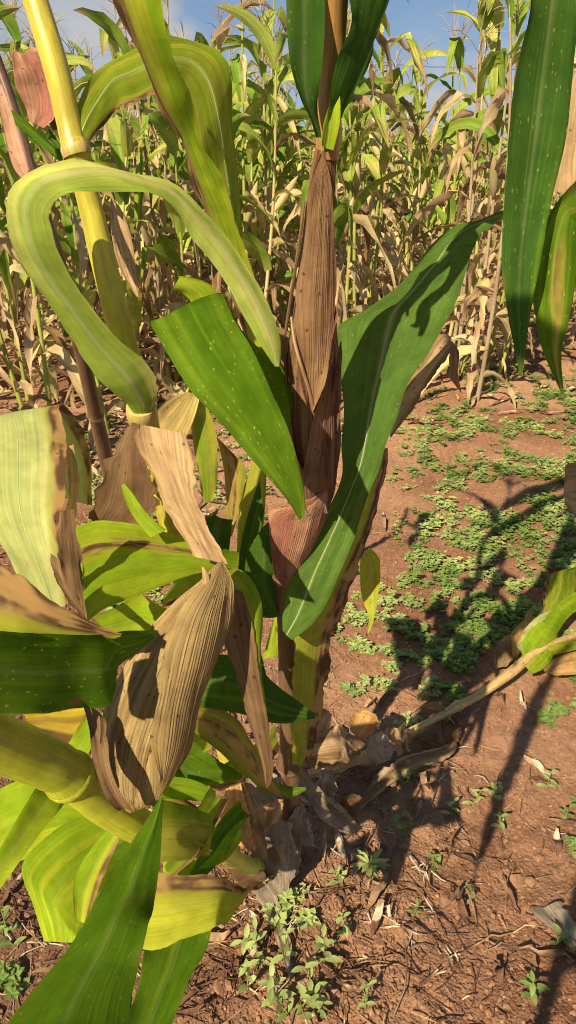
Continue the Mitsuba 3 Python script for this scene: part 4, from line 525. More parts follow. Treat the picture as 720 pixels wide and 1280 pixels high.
ear_key = {}
for n, (code, part, kind, lab, o, st) in enumerate(WRAPS):
    a = np.array(st).reshape(-1, 9)
    rt, _ = root_of(code, lab)
    E, q = resample(a, 64)
    c, r, a0, a1, Fr = E[:, :3], E[:, 3], np.radians(E[:, 4]), np.radians(E[:, 5]), E[:, 6:9]
    Tn = unit(np.gradient(c, axis=0)); Fr = unit(Fr - Tn * (Tn * Fr).sum(1)[:, None]); Sd = np.cross(Fr, Tn)
    full = abs(a[0, 5] - a[0, 4]) > 355
    m = int(np.clip(np.abs(a1 - a0).max() * r.max() / .0027 * 4, 61, 241)) | 1
    t = np.linspace(0, 1, m)
    ang = a0[:, None] + (a1 - a0)[:, None] * t
    w = float((r * np.abs(a1 - a0)).max())
    pl = o.get('pleat', .001)
    across = ang * r.max() if full else ang * r[:, None]
    lane = ang * r.max() / .0027 + .3 * np.sin(q[:, None] * 25 + n)
    ridge = np.abs(np.sin(np.pi * lane)) * (.35 + 1.3 * meshkit.noise(np.stack(np.broadcast_arrays(np.floor(lane), q[:, None] * 7, 0 * ang + n), -1), n)) - .5
    bump = meshkit.fbm(np.stack(np.broadcast_arrays(ang * 2.2, q[:, None] * 11, 0 * ang + n), -1), 3, n) - .5
    fl = o.get('flare', 0) * (np.abs(2 * t - 1) ** 5)[None] * (.6 + .8 * meshkit.noise(np.stack(np.broadcast_arrays(q[:, None] * 25, t[None] * 2, 0 * ang + n), -1), n))
    rr = r[:, None] * (1 + fl) + ridge * pl * (1 if not full else 1) + bump * .09 * r[:, None]
    P_ = c[:, None] + rr[..., None] * (np.cos(ang)[..., None] * Fr[:, None] + np.sin(ang)[..., None] * Sd[:, None])
    rid = row(kind, float(q[-1]), w, o)
    uv = np.stack([4 * rid + .02 + .96 * (np.abs(2 * np.broadcast_to(t, ang.shape) - 1) if full else np.broadcast_to(t, ang.shape)).ravel(), np.repeat(q / q[-1], m)], 1)
    if part == 'ear/ear':
        key = rt + 'ear'
    else:
        key = rt + part
    put(key, P_.reshape(-1, 3), grid_faces(len(q), m), 'dry_blade', uv, label=lab or None)

for n, (code, kind, lab, o, st) in enumerate(LEAVES):
    if code in 'F' or code[0] == 'D': st = lift(st, 6)
    rt, own = root_of(code, lab)
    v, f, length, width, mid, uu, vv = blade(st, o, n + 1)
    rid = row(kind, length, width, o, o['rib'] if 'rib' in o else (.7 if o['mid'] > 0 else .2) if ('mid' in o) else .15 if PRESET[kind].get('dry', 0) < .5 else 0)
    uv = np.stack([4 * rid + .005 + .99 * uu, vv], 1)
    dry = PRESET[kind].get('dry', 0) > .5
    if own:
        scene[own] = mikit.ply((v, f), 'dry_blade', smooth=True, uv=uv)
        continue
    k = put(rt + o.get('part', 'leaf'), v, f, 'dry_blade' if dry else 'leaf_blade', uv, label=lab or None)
    if o.get('mid', 0) > 0:
        rr = np.linspace(o['mid'], o['mid'] * .25, len(mid))
        if 'rising from the bottom' in lab or 'left edge' in lab: pass
        mv, mf = ring_tube(mid, rr * .38, 8)
        put(k + '__midrib', mv, mf, 'midrib_skin')

# upper leaves of the foreground plants, above the frame: their shade falls on the soil
# (built with the field plants' leaf below)
# ------------------------------------------------------------------ field plants
rng = np.random.default_rng(7)


def field_leaf(base, az, length, width, e0, e1, cls, dry, rg, nv=9):
    t = np.linspace(0, 1, nv + 1)
    k = .5 if not dry else .28
    el = e0 + (e1 - e0) * (t ** (1.1 if not dry else .45))
    if rg.random() < .35 and not dry:                   # a leaf that has snapped
        br = rg.uniform(.35, .7); el = np.where(t > br, np.minimum(el, -1.25 + .2 * rg.random()), el)
    az_ = az + rg.normal(0, .25) * t + (rg.normal(0, .5) * t ** 2 if dry else 0)
    d = np.stack([np.cos(el) * np.cos(az_), np.cos(el) * np.sin(az_), np.sin(el)], 1)
    c = base + np.concatenate([np.zeros((1, 3)), np.cumsum(d[:-1] * (length / nv), 0)])
    s = np.stack([-np.sin(az_), np.cos(az_), 0 * az_], 1)
    nrm = np.cross(d, s)
    tw = rg.normal(0, .35) + rg.normal(0, .9) * t + (rg.normal(0, 1.2) * t if dry else 0)
    s = s * np.cos(tw)[:, None] + nrm * np.sin(tw)[:, None]
    nrm = np.cross(d, s)
    w = width * np.minimum(1, .45 + 2.2 * t) * (1 - t ** 2.2) ** .8 + .002
    if dry: w = w * (.55 + .5 * rg.random(nv + 1)); 
    col_ = np.array([-.5, -.17, .17, .5]); kp = np.array([.16, -.02, -.02, .16]) * (1.0 if not dry else 1.8)
    wob = rg.normal(0, .06 if not dry else .22, (nv + 1, 4))
    v = c[:, None] + s[:, None] * (w[:, None] * col_)[..., None] + nrm[:, None] * (w[:, None] * (kp + wob))[..., None]
    uv = np.stack([4 * cls + np.tile(np.linspace(.02, .98, 4), nv + 1), np.repeat(t, 4)], 1)
    return v.reshape(-1, 3), grid_faces(nv + 1, 4), uv


def tube_uv(c, r, sides, cls):
    v, f = ring_tube(c, r, sides)
    return v, f, np.stack([4 * cls + .3 + .2 * np.tile(np.arange(sides) / sides, len(c)), np.repeat(np.linspace(0, .6, len(c)), sides)], 1)


def join(ms):
    at, V, Fc, U = 0, [], [], []
    for v, f, uv in ms:
        V.append(v); Fc.append(f + at); U.append(uv); at += len(v)
    return np.vstack(V), np.vstack(Fc), np.vstack(U)


def field_plant(x, y, h, dryness, rg, lean=None, coarse=False, ears=1):
    """list of (part, mesh): stalk, leaf..., tassel, ear"""
    z = gz(x, y) - .02
    lx, ly = lean if lean is not None else rg.normal(0, .07, 2)
    top = np.array([x + lx * h, y + ly * h, z + h])
    ns = 5 if coarse else 12
    t = np.linspace(0, 1, ns)
    base = np.array([x, y, z])
    bend = rg.normal(0, .03, 2)
    c = base + (top - base) * t[:, None] + np.stack([bend[0] * np.sin(t * 3), bend[1] * np.sin(t * 3), 0 * t], 1) * h
    r = np.linspace(.0145, .005, ns)
    scls = 8 if dryness > .75 else rg.choice([2, 6, 6, 3]) if dryness > .25 else rg.choice([1, 2, 6])
    out = [('stalk', tube_uv(c, r, 5 if coarse else 8, scls))]
    az0 = rg.uniform(0, 2 * np.pi)
    n = rg.integers(12, 15) if not coarse else rg.integers(9, 12)
    for k in range(n):
        s = (k + 1.0) / (n + .8)
        pos = np.array([np.interp(s, t, c[:, q]) for q in range(3)])
        dry = s < .22 + dryness * .55 + rg.normal(0, .1) or rg.random() < dryness * .45
        az = az0 + (k % 2) * np.pi + rg.normal(0, .5)
        if dry:
            cls = rg.choice([3, 4, 4, 7, 5, 9])
            out.append(('leaf', field_leaf(pos, az, rg.uniform(.35, .75), rg.uniform(.045, .09), rg.uniform(.2, 1.1), rg.uniform(-1.5, -1.25), cls, True, rg, 5 if coarse else 9)))
        else:
            cls = rg.choice([0, 1, 1, 2, 2]) if dryness > .3 else rg.choice([0, 0, 1, 1, 2])
            out.append(('leaf', field_leaf(pos, az, rg.uniform(.45, .78) * (1 - .25 * s), rg.uniform(.075, .115), rg.uniform(.75, 1.4), rg.uniform(-1.4, .3), cls, False, rg, 5 if coarse else 9)))
    sp = []
    for k in range(9 if not coarse else 5):
        a, e = rg.uniform(0, 2 * np.pi), rg.uniform(.5, 1.5) if k else 1.5
        ln = rg.uniform(.14, .24); tt = np.linspace(0, 1, 5)
        el = e - 1.3 * tt ** 1.6 * (1.5 - e + .3)
        dd = np.stack([np.cos(el) * math.cos(a), np.cos(el) * math.sin(a), np.sin(el)], 1)
        cc = c[-1] + np.array([0, 0, -.06 + .02 * k]) + np.concatenate([np.zeros((1, 3)), np.cumsum(dd[:-1] * ln / 4, 0)])
        sp.append(tube_uv(cc, np.linspace(.0032, .0018, 5), 3, rg.choice([8, 3, 7])))
    out.append(('tassel', join(sp)))
    for k in range(ears):
        s = rg.uniform(.4, .58)
        pos = np.array([np.interp(s, t, c[:, q]) for q in range(3)])
        a, tl = az0 + rg.normal(0, .6) + k * np.pi, rg.uniform(.25, .7)
        ax = np.array([math.cos(a) * math.sin(tl), math.sin(a) * math.sin(tl), math.cos(tl) * (1 if rg.random() < .7 or dryness < .5 else -1)])
        tt = np.linspace(0, 1, 8)
        rad = np.interp(tt, [0, .12, .4, .75, .93, 1], [.008, .02, .026, .02, .009, .002])
        out.append(('ear', tube_uv(pos + ax * (tt * .24)[:, None] + .012 * np.array([math.cos(a), math.sin(a), 0]), rad, 6 if coarse else 9, rg.choice([3, 7, 9]) if dryness > .3 else rg.choice([2, 9]))))
    return out


def crown(root, pos, lean, n, z1, seed):
    rg = np.random.default_rng(seed)
    pos = np.array(pos); top = pos + np.array([lean[0], lean[1], z1])
    put(root + '__stalk', *[q for q in tube_uv(np.linspace(pos, top, 8), np.linspace(.009, .004, 8), 8, 6)[:2]], 'field_blade', tube_uv(np.linspace(pos, top, 8), np.linspace(.009, .004, 8), 8, 6)[2])
    for k in range(n):
        p = pos + (top - pos) * (k + .6) / n
        v, f, uv = field_leaf(p, .5 + k * np.pi + rg.normal(0, .5), rg.uniform(.5, .7), .085, 1.15, rg.uniform(.1, .5), rg.choice([0, 1, 2]), False, rg, 14)
        put(root + '__leaf', v, f, 'field_blade', uv)
    put(root + '__tassel', *(lambda m: (m[0], m[1], 'field_blade', m[2]))(join([tube_uv(top + np.array([math.cos(a) * .09, math.sin(a) * .09, .2]) * np.linspace(0, 1, 5)[:, None], np.linspace(.003, .002, 5), 4, 8) for a in np.linspace(0, 6, 9)])))


crown(ROOT['C'], (0.0349, 0.6142, 1.4230), (-.02, -.08), 5, .75, 3)
crown(ROOT['Y'], (-0.2276, 0.7245, 1.4591), (-.1, -.05), 4, .6, 4)
crown(ROOT['R'], (0.3645, 0.7485, 1.4395), (.05, -.05), 4, .6, 5)

FLAB = {0: 'green-leaved maize plant', 1: 'yellowing maize plant', 2: 'dried-out straw-coloured maize plant'}
FGRP = {0: 'green-leaved maize plants', 1: 'yellowing maize plants', 2: 'dried-out maize plants'}


def grow(x, y, h, dryness, label=None, level=0, **kw):
    parts = field_plant(x, y, h, dryness, rng, coarse=level > 0, **kw)
    c = 0 if dryness < .3 else 1 if dryness < .62 else 2
    side = x / max(y, .1)
    w1 = 'left of yellow stalk' if side < -.29 else 'between yellow stalk and central ear' if side < .03 else 'right of central ear' if side < .27 else 'behind the long hanging leaf'
    w2 = 'front rows' if y < 6.2 else 'middle rows' if y < 9.5 else 'far rows'
    lab = f"{FLAB[c]} in the {w2}, {w1}"
    k = thing('maize_plant', label or lab, 'maize plant', None if label else f"{FGRP[c]} in the {w2}, {w1}")
    if level == 0:
        for name, (v, f, uv) in parts:
            put(k + '__' + name, v, f, 'field_blade', uv)
    else:
        v, f, uv = join([m for _, m in parts])
        scene[k] = mikit.ply((v, f), 'field_blade', smooth=True, uv=uv)


# plants that can be told apart, at the front of the field
for (gxy, h, dry, lean, ears, lab) in [
        ((1.172, 4.458), 2.05, .95, (.02, .03), 1, 'dried tan maize plant standing nearest at the edge of the weedy strip'),
        ((1.144, 4.757), 1.9, .9, (-.03, .02), 0, 'dried tan maize plant just behind the front one at the weedy strip'),
        ((1.419, 5.118), 2.25, .75, (.03, .04), 1, None),
        ((1.209, 5.820), 2.15, .55, (-.01, 0), 1, 'tall yellow-leaved maize plant with a green top behind the dried ones'),
        ((0.595, 7.094), 1.9, .45, (.015, 0), 2, 'yellow-stalked maize plant with a pale upright ear right of the central stalk'),
        ((0.968, 7.319), 1.75, .6, (0, .02), 1, None),
        ((2.598, 6.491), 1.75, .95, (-.02, .02), 1, 'dried maize plant behind the long hanging leaf at the right edge'),
        ((2.542, 6.965), 1.8, .7, (-.02, .02), 1, None),
        ((-1.557, 4.158), 1.75, .55, (-.07, .04), 1, 'maize plant with a brown lower stalk at the left edge of the field'),
        ((-1.989, 4.060), 1.9, .35, (-.03, .04), 1, None),
        ((-2.141, 4.800), 1.9, .5, (-.03, .04), 1, None),
        ((-1.516, 5.023), 1.7, .4, (-.03, .04), 1, None),
        ((-1.162, 4.843), 1.5, .6, (-.05, .04), 0, None),
        ((-0.829, 5.023), 1.55, .5, (-.03, .04), 1, None),
        ((-0.451, 5.317), 1.5, .4, (-.01, .04), 1, None),
        ((-0.229, 5.820), 1.85, .1, (.02, .02), 1, 'green maize plant with broad leaves left of the central stalk'),
        ((-0.034, 6.139), 1.8, .3, (0, .02), 1, None),
        ((-1.122, 3.213), 1.65, .45, (-.03, .03), 1, None), ((-0.981, 3.693), 1.5, .5, (-.03, .03), 0, None), ((-0.819, 4.141), 1.5, .35, (.0, .03), 1, None), ((-0.636, 4.403), 1.55, .4, (.0, .03), 0, None), ((-1.441, 2.705), 1.7, .5, (-.05, .03), 1, None), ((-0.396, 4.594), 1.5, .3, (.0, .03), 0, None), ((-0.229, 5.023), 1.6, .3, (.0, .03), 1, None),
        ((1.178, 4.312), 2.3, .8, (-.05, .0), 1, None), ((1.247, 5.023), 2.4, .7, (.0, .0), 1, None), ((1.428, 4.800), 2.35, .75, (.02, .0), 0, None), ((1.189, 5.395), 2.4, .6, (.02, .0), 1, None), ((1.010, 6.491), 2.1, .5, (.0, .0), 1, None), ((0.296, 6.681), 2.0, .4, (.0, .0), 1, None),
        ((1.537, 5.395), 2.35, .6, (.01, .0), 1, None), ((1.153, 5.070), 2.25, .8, (-.01, .0), 1, None), ((1.764, 5.820), 2.3, .7, (.02, .0), 1, None), ((1.231, 6.310), 2.2, .35, (0, .0), 1, None),
        ((-1.410, 2.964), 1.8, .4, (-.03, .02), 1, None), ((-1.395, 3.693), 1.95, .3, (-.04, 0), 1, None), ((-1.246, 4.403), 1.8, .35, (-.03, 0), 1, None), ((-0.686, 5.530), 2.0, .3, (0, 0), 1, None), ((-0.422, 6.310), 2.1, .2, (0, 0), 1, None)]:
    grow(gxy[0], gxy[1], h, dry, lab, 0, lean=lean, ears=ears)

spots, aside = [], []
for j in range(-26, 30):
    y = 4.2
    while y < 34:
        yy = y + rng.normal(0, .08)
        x = .42 + .66 * j + .10 * (yy - 4.6) + rng.normal(0, .07)
        y += .19 + .010 * y + rng.uniform(0, .1)
        d = yy * .908 + .52
        if abs(x) > .405 * d + 2.2: continue
        if x > .95 and x < 3.2 + .1 * (yy - 4.6) and yy < 8.2: continue              # the weedy strip on the right
        if j == 1 and yy < 5.0: continue
        if 1.22 + .1 * (yy - 4.6) < x < 2.0 + .1 * (yy - 4.6) and yy < 11: continue   # the path between two rows
        if x < -.2 and yy < 4.5: continue
        (spots if abs(x) < .405 * d + .45 else aside).append((x, yy))
spots.sort(key=lambda s: s[1])
far = []
for n, (x, y) in enumerate(spots):
    dryness = float(np.clip(meshkit.noise(np.array([[x * .8, y * .8, 0]]), 21)[0] * 1.3 - .3 + rng.normal(0, .2) + (.12 if x > .5 else -.05), 0, 1))
    h = rng.uniform(1.65, 2.2) if y > 6.5 else rng.uniform(1.8, 2.25)
    if rng.random() < .12: h *= 1.15
    if n < 75: grow(x, y, h, dryness, None, 0)
    elif n < 260: grow(x, y, h, dryness, None, 1)
    else: far.append(join([m for _, m in field_plant(x, y, h, dryness, rng, coarse=True)]))
for x, y in aside:
    if y < 14: far.append(join([m for _, m in field_plant(x, y, rng.uniform(1.65, 2.2), rng.uniform(.1, .8), rng, coarse=True)]))
if far:
    v, f, uv = join(far)
    scene['distant_maize'] = mikit.ply((v, f), 'field_blade', smooth=True, uv=uv)
    labels['distant_maize'] = {'label': 'far rows of maize merging into one mass behind the nearer plants', 'category': 'maize', 'kind': 'stuff'}

# ------------------------------------------------------------------ distant trees, pole and wires
tv, tf, at = [], [], 0
for k in range(46):
    x = -75 + k * 4.2 + rng.normal(0, 1.5); y = 130 + rng.normal(0, 12); hh = rng.uniform(4.5, 8.5)
    for q in range(160):
        dq = unit(rng.normal(0, 1, 3)); c = np.array([x, y, hh * .62]) + dq * np.array([2.9, 2.5, hh * .4]) * rng.uniform(.55, 1.05)
        a, b = unit(rng.normal(0, 1, 3)) * rng.uniform(.35, .75), unit(rng.normal(0, 1, 3)) * rng.uniform(.3, .6)
        tv += [c - a, c - b, c + a, c + b]; tf += [[at, at + 1, at + 2], [at, at + 2, at + 3]]; at += 4
scene['distant_trees'] = mikit.ply((np.array(tv), np.array(tf)), 'tree_leaf')
labels['distant_trees'] = {'label': 'low line of dark trees on the horizon beyond the maize', 'category': 'trees', 'kind': 'stuff'}


def pole(x, y, h, label):
    k = thing('utility_pole', label, 'pole')
    v, f = capped(*ring_tube(np.array([[x, y, -.3], [x, y, h * .5], [x, y, h]]), [.15, .13, .11], 10), 3, 10)
    put(k + '__post', v, f, 'pole_wood', smooth=False)
    m = trimesh.creation.box((1.7, .1, .12)); m.apply_translation((x, y - .16, h - .5))
    put(k + '__crossarm', np.array(m.vertices), np.array(m.faces), 'pole_wood', smooth=False)
    for q in (-.75, 0, .75):
        m = trimesh.creation.cylinder(.05, .16, sections=8); m.apply_translation((x + q, y - .16, h - .36))
        put(k + '__insulator', np.array(m.vertices), np.array(m.faces), 'pole_wood', smooth=False)


pole(7.05, 60, 9.2, 'thin utility pole far behind the field, carrying wires')
for k, dx in enumerate((-.75, .75)):
    pts = []
    for (x0, y0, z0), (x1, y1, z1) in (((-52, 64, 9.0), (7.05, 60, 9.0)), ((7.05, 60, 9.0), (52, 56, 9.6))):
        t = np.linspace(0, 1, 16)[:, None]
        seg = np.array([x0 + dx, y0 - .16, z0]) * (1 - t) + np.array([x1 + dx, y1 - .16, z1]) * t
        seg[:, 2] -= (4 * t * (1 - t))[:, 0] * .8
        pts.append(seg if not pts else seg[1:])
    c = np.vstack(pts)
    kk = thing('power_line', 'thin dark overhead power line crossing the sky above the maize', 'wire', 'overhead power lines')
    v, f = ring_tube(c, .011, 5)
    scene[kk] = mikit.ply((v, f), 'wire_black', smooth=True)

# ------------------------------------------------------------------ weeds
def leaflet(p, d, nrm, ln, wd):
    s = np.cross(nrm, d)
    v = np.array([p, p + d * ln * .55 + s * wd * .5 + nrm * wd * .16, p + d * ln, p + d * ln * .55 - s * wd * .5 + nrm * wd * .16, p + d * ln * .5 - nrm * wd * .03])
    return v, np.array([[0, 4, 1], [1, 4, 2], [2, 4, 3], [3, 4, 0]])


def weed_mesh(rg, size, n_stem, low=False):
    V, Fc, SV, SF, at, sat = [], [], [], [], 0, 0
    for k in range(n_stem):
        a = rg.uniform(0, 2 * np.pi); e = rg.uniform(.25, 1.2)
        L = size * rg.uniform(.5, 1.0)
        tip = np.array([math.cos(a) * math.cos(e), math.sin(a) * math.cos(e), math.sin(e) * .8]) * L
        if not low:
            v, f = ring_tube(np.array([[0, 0, -.01], tip * .5 + [0, 0, .006], tip]), [.0011, .001, .0007], 3)
            SV.append(v); SF.append(f + sat); sat += len(v)
        for s in ((.5, .8, 1.0) if not low else (.45, 1.0)):
            p = tip * s
            da = a + rg.normal(0, .9)
            for q in (-1.15, 0, 1.15):
                b = da + q + rg.normal(0, .15)
                el = rg.uniform(-.1, .45)
                d = np.array([math.cos(b) * math.cos(el), math.sin(b) * math.cos(el), math.sin(el)])
                nn = unit(np.array([0, 0, 1.0]) - d * d[2] + rg.normal(0, .15, 3) * 0)
                ln = size * rg.uniform(.26, .42)
                v, f = leaflet(p, d, nn, ln, ln * .72)
                V.append(v); Fc.append(f + at); at += len(v)
    return np.vstack(V), np.vstack(Fc), (np.vstack(SV), np.vstack(SF)) if SV else None


WEEDS = [weed_mesh(rng, 1.0, int(rng.integers(5, 10))) for _ in range(8)]
LOWW = [weed_mesh(rng, 1.0, int(rng.integers(5, 9)), True) for _ in range(8)]


def placed(v, x, y, s, a, z=0):
    c, d = math.cos(a), math.sin(a)
    return np.stack([v[:, 0] * c - v[:, 1] * d, v[:, 0] * d + v[:, 1] * c, v[:, 2]], 1) * s + np.array([x, y, gz(x, y) + z])


def weed_density(x, y):
    """patches of the weed mat, thick right of the central plant"""
    m = meshkit.fbm(np.array([[x * 4.5, y * 3.2, 0]]), 3, seed=31)[0]
    r = math.hypot((x - 1.15) / .75, (y - 2.9) / 1.1)
    big = math.exp(-r * r) + .75 * math.exp(-((x - 1.7) / .8) ** 2 - ((y - 4.4) / 1.1) ** 2) + .38 * math.exp(-((x - .75) / .5) ** 2 - ((y - 1.75) / .55) ** 2)
    left = .45 * math.exp(-((x + .8) / .5) ** 2 - ((y - 3.2) / .8) ** 2)
    return np.clip((big + left) * np.clip((m - .40) * 5.0, 0, 1.2) + .03, 0, 1)


cand = []
while len(cand) < 2300:
    x, y = rng.uniform(-1.8, 3.2), rng.uniform(.55, 7.5)
    if abs(x) > .42 * (y * .908 + .52) + .15 or rng.random() > weed_density(x, y) * min(1, 3.5 / y + .25): continue
    cand.append((x, y))
cand.sort(key=lambda s: s[1])
mat_v, mat_f, mat_at = [], [], 0
NW = 0
for n, (x, y) in enumerate(cand):
    s, a = rng.uniform(.016, .05) * (1.0 if y > 2 else 1.15), rng.uniform(0, 6.28)
    if y < 1.45 and rng.random() < .5: continue
    near = y < 2.25
    if near and NW < 280:
        NW += 1
        v, f, st = WEEDS[n % 8]
        wz = 'between the central plant and the fallen stalk' if y > 1.35 and x < .75 else 'beyond the fallen stalk' if y > 1.35 else 'on the soil in front of the fallen stalk' if x > .12 else 'at the foot of the lodged plant'
        k = thing('weed_plant', f'small pale green three-leaved weed growing {wz}', 'weed', f'small three-leaved weeds {wz}')
        M = T().translate([x, y, gz(x, y)]).rotate([0, 0, 1], math.degrees(a)).scale(s)
        if ('w', n % 8) not in CNT:
            CNT[('w', n % 8)] = (mikit.ply((v, f), 'weed_leaf'), mikit.ply(st, 'weed_stem', smooth=True))
        lf, sm = CNT[('w', n % 8)]
        scene[k] = {**lf, 'to_world': M}
        scene[k + '__stem'] = {**sm, 'to_world': M}
    else:
        v, f, st = LOWW[n % 8]
        mat_v.append(placed(v, x, y, s * 1.1, a)); mat_f.append(f + mat_at); mat_at += len(v)
scene['weed_mat'] = mikit.ply((np.vstack(mat_v), np.vstack(mat_f)), 'weed_leaf')
labels['weed_mat'] = {'label': 'low mat of tiny bright green weeds spreading over the red soil', 'category': 'weeds', 'kind': 'stuff'}


def oval(p, d, nrm, ln, wd):
    t = np.linspace(0, 1, 7)
    w = wd * np.sin(np.pi * np.clip(t * .96 + .02, 0, 1)) ** .8 * .5
    s = np.cross(nrm, d)
    c = p + d * (t * ln)[:, None] - nrm * (ln * .18 * t ** 2)[:, None]
    v = np.stack([c + s * w[:, None] + nrm * (w * .3)[:, None], c, c - s * w[:, None] + nrm * (w * .3)[:, None]], 1)
    return v.reshape(-1, 3), grid_faces(7, 3)


def herb(x, y, h, n_node, ln, label, group=None, rosette=False):
    k = thing('weed_plant', label, 'weed', group)
    z = gz(x, y)
    lean = rng.normal(0, .25, 2)
    top = np.array([x + lean[0] * h, y + lean[1] * h, z + h])
    b0 = np.array([x, y, z - .01])
    v, f = ring_tube(np.array([b0, (b0 + top) / 2, top]), [.0016, .0013, .0008], 5)
    put(k + '__stem', v, f, 'weed_stem')
    for q in range(n_node):
        s = (q + 1) / n_node if not rosette else .3 + .7 * q / n_node
        p = b0 + (top - b0) * s
        a0 = q * 1.4 + rng.uniform(0, 1)
        for m in range(2 if not rosette else 3):
            a = a0 + m * (np.pi if not rosette else 2.1) + rng.normal(0, .2); el = rng.uniform(.05, .7)
            d = np.array([math.cos(a) * math.cos(el), math.sin(a) * math.cos(el), math.sin(el)])
            nn = unit(np.array([0, 0, 1.0]) - d * d[2])
            l2 = ln * rng.uniform(.7, 1.1) * (1 - .3 * s)
            v, f = oval(p, d, nn, l2, l2 * (.42 if not rosette else .26))
            put(k + '__leaf', v, f, 'weed_leaf')


for gxy, h, nn, ln, lab, ros in [
        ((0.164, 0.985), .045, 5, .055, 'rosette weed with narrow leaves right of the central stalk base', True),
        ((-0.053, 0.781), .07, 4, .042, None, False), ((-0.087, 0.838), .06, 3, .04, None, False), ((-0.020, 0.728), .06, 4, .04, None, False), ((0.063, 0.790), .07, 4, .042, None, False),
        ((0.020, 0.724), .06, 4, .04, None, False), ((0.104, 0.844), .05, 3, .036, None, False), ((0.007, 0.700), .06, 4, .04, None, False), ((0.101, 0.945), .045, 3, .035, None, False),
        ((-0.007, 0.790), .05, 3, .036, None, False), ((0.054, 0.737), .05, 3, .038, None, False), ((0.211, 1.075), .045, 3, .035, None, False), ((0.255, 1.086), .03, 2, .03, None, False),
        ((0.401, 1.145), .04, 3, .034, None, False), ((0.456, 1.106), .04, 3, .034, None, False), ((0.298, 0.998), .04, 3, .034, None, False), ((0.232, 0.887), .03, 2, .03, None, False),
        ((0.352, 0.919), .03, 2, .028, None, False), ((0.475, 0.833), .04, 3, .036, None, False), ((0.405, 0.743), .05, 4, .04, None, False), ((0.583, 1.195), .045, 3, .036, None, False), ((0.585, 1.106), .04, 3, .034, None, False),
        ((0.352, 1.128), .035, 3, .032, None, False), ((-0.515, 0.863), .05, 3, .036, None, False), ((-0.485, 0.841), .05, 3, .036, None, False), ((0.125, 0.712), .05, 3, .03, None, False), ((-0.067, 0.743), .05, 3, .036, None, False),
        ((0.039, 0.700), .05, 3, .036, None, False)]:
    hz = 'left of the long pointed leaf' if gxy[0] < -.2 else 'below the base of the central stalk' if gxy[0] < .12 else 'on the bare soil at lower right'
    herb(gxy[0], gxy[1], h, nn, ln * .85, lab or f'young weed with paired oval leaves {hz}', None if lab else f'young oval-leaved weeds {hz}', ros)

# ------------------------------------------------------------------ clods, straw and twigs
V, Fc, at = [], [], 0
ico = trimesh.creation.icosphere(subdivisions=0)
iv, if_ = np.array(ico.vertices), np.array(ico.faces)
for n in range(24000):
    y = .5 + 3.2 * rng.random() ** 1.5; x = rng.uniform(-.45, .45) * (y + .6) * 1.1
    s = .0013 + .0052 * rng.random() ** 4
    if rng.random() < .006: s = rng.uniform(.008, .014)
    q = iv * (1 + rng.normal(0, .2, (len(iv), 1))) * np.array([1, rng.uniform(.7, 1.2), rng.uniform(.5, .8)])
    V.append(placed(q, x, y, s, rng.uniform(0, 6.28), s * .25)); Fc.append(if_ + at); at += len(iv)
scene['soil_clods'] = mikit.ply((np.vstack(V), np.vstack(Fc)), 'clod_skin', smooth=35)
labels['soil_clods'] = {'label': 'crumbs and small clods of red soil strewn over the ground', 'category': 'soil', 'kind': 'stuff'}

V, Fc, at = [], [], 0
for n in range(3300):
    if n < 1500:      # thick around the plants at lower left
        x, y = rng.normal(-.12, .32), rng.normal(.95, .33)
    elif n < 2500:
        x, y = rng.normal(-1.2, .8), rng.uniform(2, 5.5)
    else:
        y = rng.uniform(.5, 7); x = rng.uniform(-.45, .45) * (y + .6)
    if y < .4: continue
    ln, a = (rng.uniform(.015, .08) * (1 if rng.random() < .9 else 2)) * (1 if n < 2500 else .55), rng.uniform(0, 6.28)
    t = np.linspace(-.5, .5, 4)
    bx, by = x + np.cos(a + t * rng.normal(0, .4)) * t * ln, y + np.sin(a + t * rng.normal(0, .4)) * t * ln
    c = np.stack([bx, by, ground_z(bx, by) + .002 + rng.uniform(0, .012) * (1 + 2 * t * rng.normal(0, .6))], 1)
    v, f = ring_tube(c, rng.uniform(.0006, .0016), 4)
    V.append(v); Fc.append(f + at); at += len(v)
scene['straw_litter'] = mikit.ply((np.vstack(V), np.vstack(Fc)), 'straw_skin', smooth=True)
labels['straw_litter'] = {'label': 'scattered dry straw and root bits lying over the soil', 'category': 'straw', 'kind': 'stuff'}

# flakes of dead leaf on the ground between the far plants
V, Fc, at = [], [], 0
for n in range(900):
    if n < 420: x, y = rng.normal(-1.1, .8), rng.uniform(2.2, 6.5)
    elif n < 560: x, y = rng.normal(0, .3), rng.normal(1.05, .3)
    else: x, y = rng.uniform(-1.5, 3), rng.uniform(3.8, 9)
    if y < .45: continue
    ln, w, a = rng.uniform(.05, .22), rng.uniform(.012, .035), rng.uniform(0, 6.28)
    if y < 2: ln, w = ln * .45, w * .5
    t = np.linspace(-.5, .5, 6)
    bx, by = x + np.cos(a) * t * ln, y + np.sin(a) * t * ln
    zz = ground_z(bx, by) + .008 + np.abs(rng.normal(0, .012, 6))
    c = np.stack([bx, by, zz], 1); s = np.array([-math.sin(a), math.cos(a), 0])
    ww = w * np.sqrt(np.maximum(1 - (2 * t) ** 2, .04))
    v = np.stack([c + s * ww[:, None] * .5 + [0, 0, .25 * w], c + rng.normal(0, .002, (6, 3)), c - s * ww[:, None] * .5 + [0, 0, .25 * w * rng.uniform(-.3, 1)]], 1).reshape(-1, 3)
    V.append(v); Fc.append(grid_faces(6, 3) + at); at += len(v)
scene['leaf_litter'] = mikit.ply((np.vstack(V), np.vstack(Fc)), 'straw_skin', smooth=True)
labels['leaf_litter'] = {'label': 'torn flakes of dead maize leaf littering the ground', 'category': 'leaf litter', 'kind': 'stuff'}

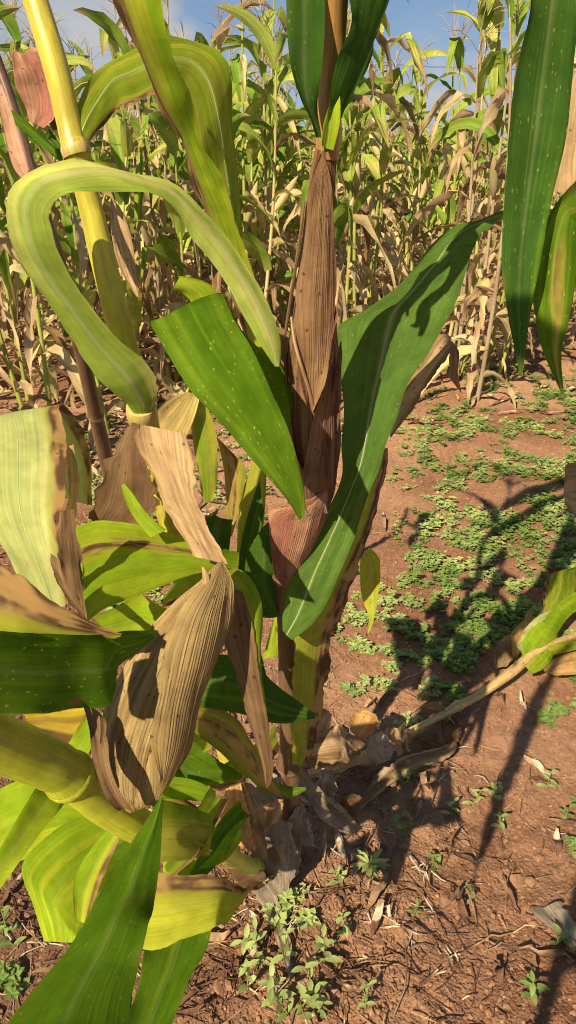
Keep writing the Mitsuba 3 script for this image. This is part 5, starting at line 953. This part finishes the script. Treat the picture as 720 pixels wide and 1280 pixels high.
TW = [((0.286, 0.804), (0.451, 0.871), .002, 'thin forked twig on bare soil near the lower right corner'), ((0.168, 0.856), (0.288, 0.833), .0016, 'thin curved root lying across the bare soil at the bottom'),
      ((0.143, 0.795), (0.204, 0.799), .002, 'short dark straight twig on the bare soil at the bottom'), ((0.735, 2.553), (0.681, 2.037), .0022, 'thin pale stick standing among the weeds in the shade'),
      ((0.312, 0.750), (0.327, 0.804), .0016, 'short upright-lying twig below the forked twig'), ((-0.148, 0.804), (-0.079, 0.712), .0016, 'pale straight root beside the long pointed leaf'),
      ((-0.126, 0.718), (-0.020, 0.716), .0024, 'thick pale root near the bottom edge among the weeds'), ((-0.036, 0.819), (-0.063, 0.887), .0014, 'thin root crossing the grey strip of dead leaf')]
for p0, p1, r, lab in TW:
    k = thing('twig', lab, 'twig')
    t = np.linspace(0, 1, 12)
    p = np.array(p0) * (1 - t)[:, None] + np.array(p1) * t[:, None] + rng.normal(0, .003, (12, 2)) + np.array([.01, .012]) * np.sin(t * 3.1)[:, None]
    c = np.stack([p[:, 0], p[:, 1], ground_z(p[:, 0], p[:, 1]) + r * 1.5 + .004 * np.sin(t * 3.1)], 1)
    v, f = ring_tube(c, np.linspace(r, r * .5, 12), 6)
    scene[k] = mikit.ply((v, f), 'straw_skin', smooth=True)

# a maize plant standing beside the photographer: one hanging leaf and its stalk shade the soil at the right
nb = thing('maize_plant', 'maize plant beside the photographer, seen only by its leaf shadow on the soil', 'maize plant')
c = np.array([[-.27, -.42, gz(-.27, -.42) - .02], [-.26, -.43, .9], [-.23, -.45, 1.7], [-.22, -.47, 2.1]])
v, f, uv = tube_uv(resample(np.hstack([c, c[:, :1]]), 20)[0][:, :3], .013, 10, 2)
put(nb + '__stalk', v, f, 'field_blade', uv)
st = [[-.23, -.44, 1.70, -.22, -.44, 1.70], [-.25, -.40, 1.86, -.19, -.36, 1.86], [-.33, -.28, 1.84, -.26, -.24, 1.84], [-.345, -.19, 1.62, -.28, -.15, 1.62], [-.27, -.05, 1.22, -.20, -.01, 1.22], [-.19, .06, .92, -.15, .09, .92], [-.13, .12, .75, -.128, .122, .75]]
v, f, ln, wd, mid, uu, vv = blade(np.ravel(st), dict(keel=.06), 301)
put(nb + '__leaf', v, f, 'field_blade', np.stack([4 + uu, vv], 1))
for z, az, L in ((.5, -1.2, .55), (.8, 5.2, .6), (1.1, -.6, .6), (1.4, -1.5, .6), (1.75, -.3, .5), (1.95, -1.9, .5)):
    v, f, uv = field_leaf(np.array([-.25, -.43, z]), az, L, .08, 1.0, -.6, 1, False, rng, 12)
    put(nb + '__leaf', v, f, 'field_blade', uv)
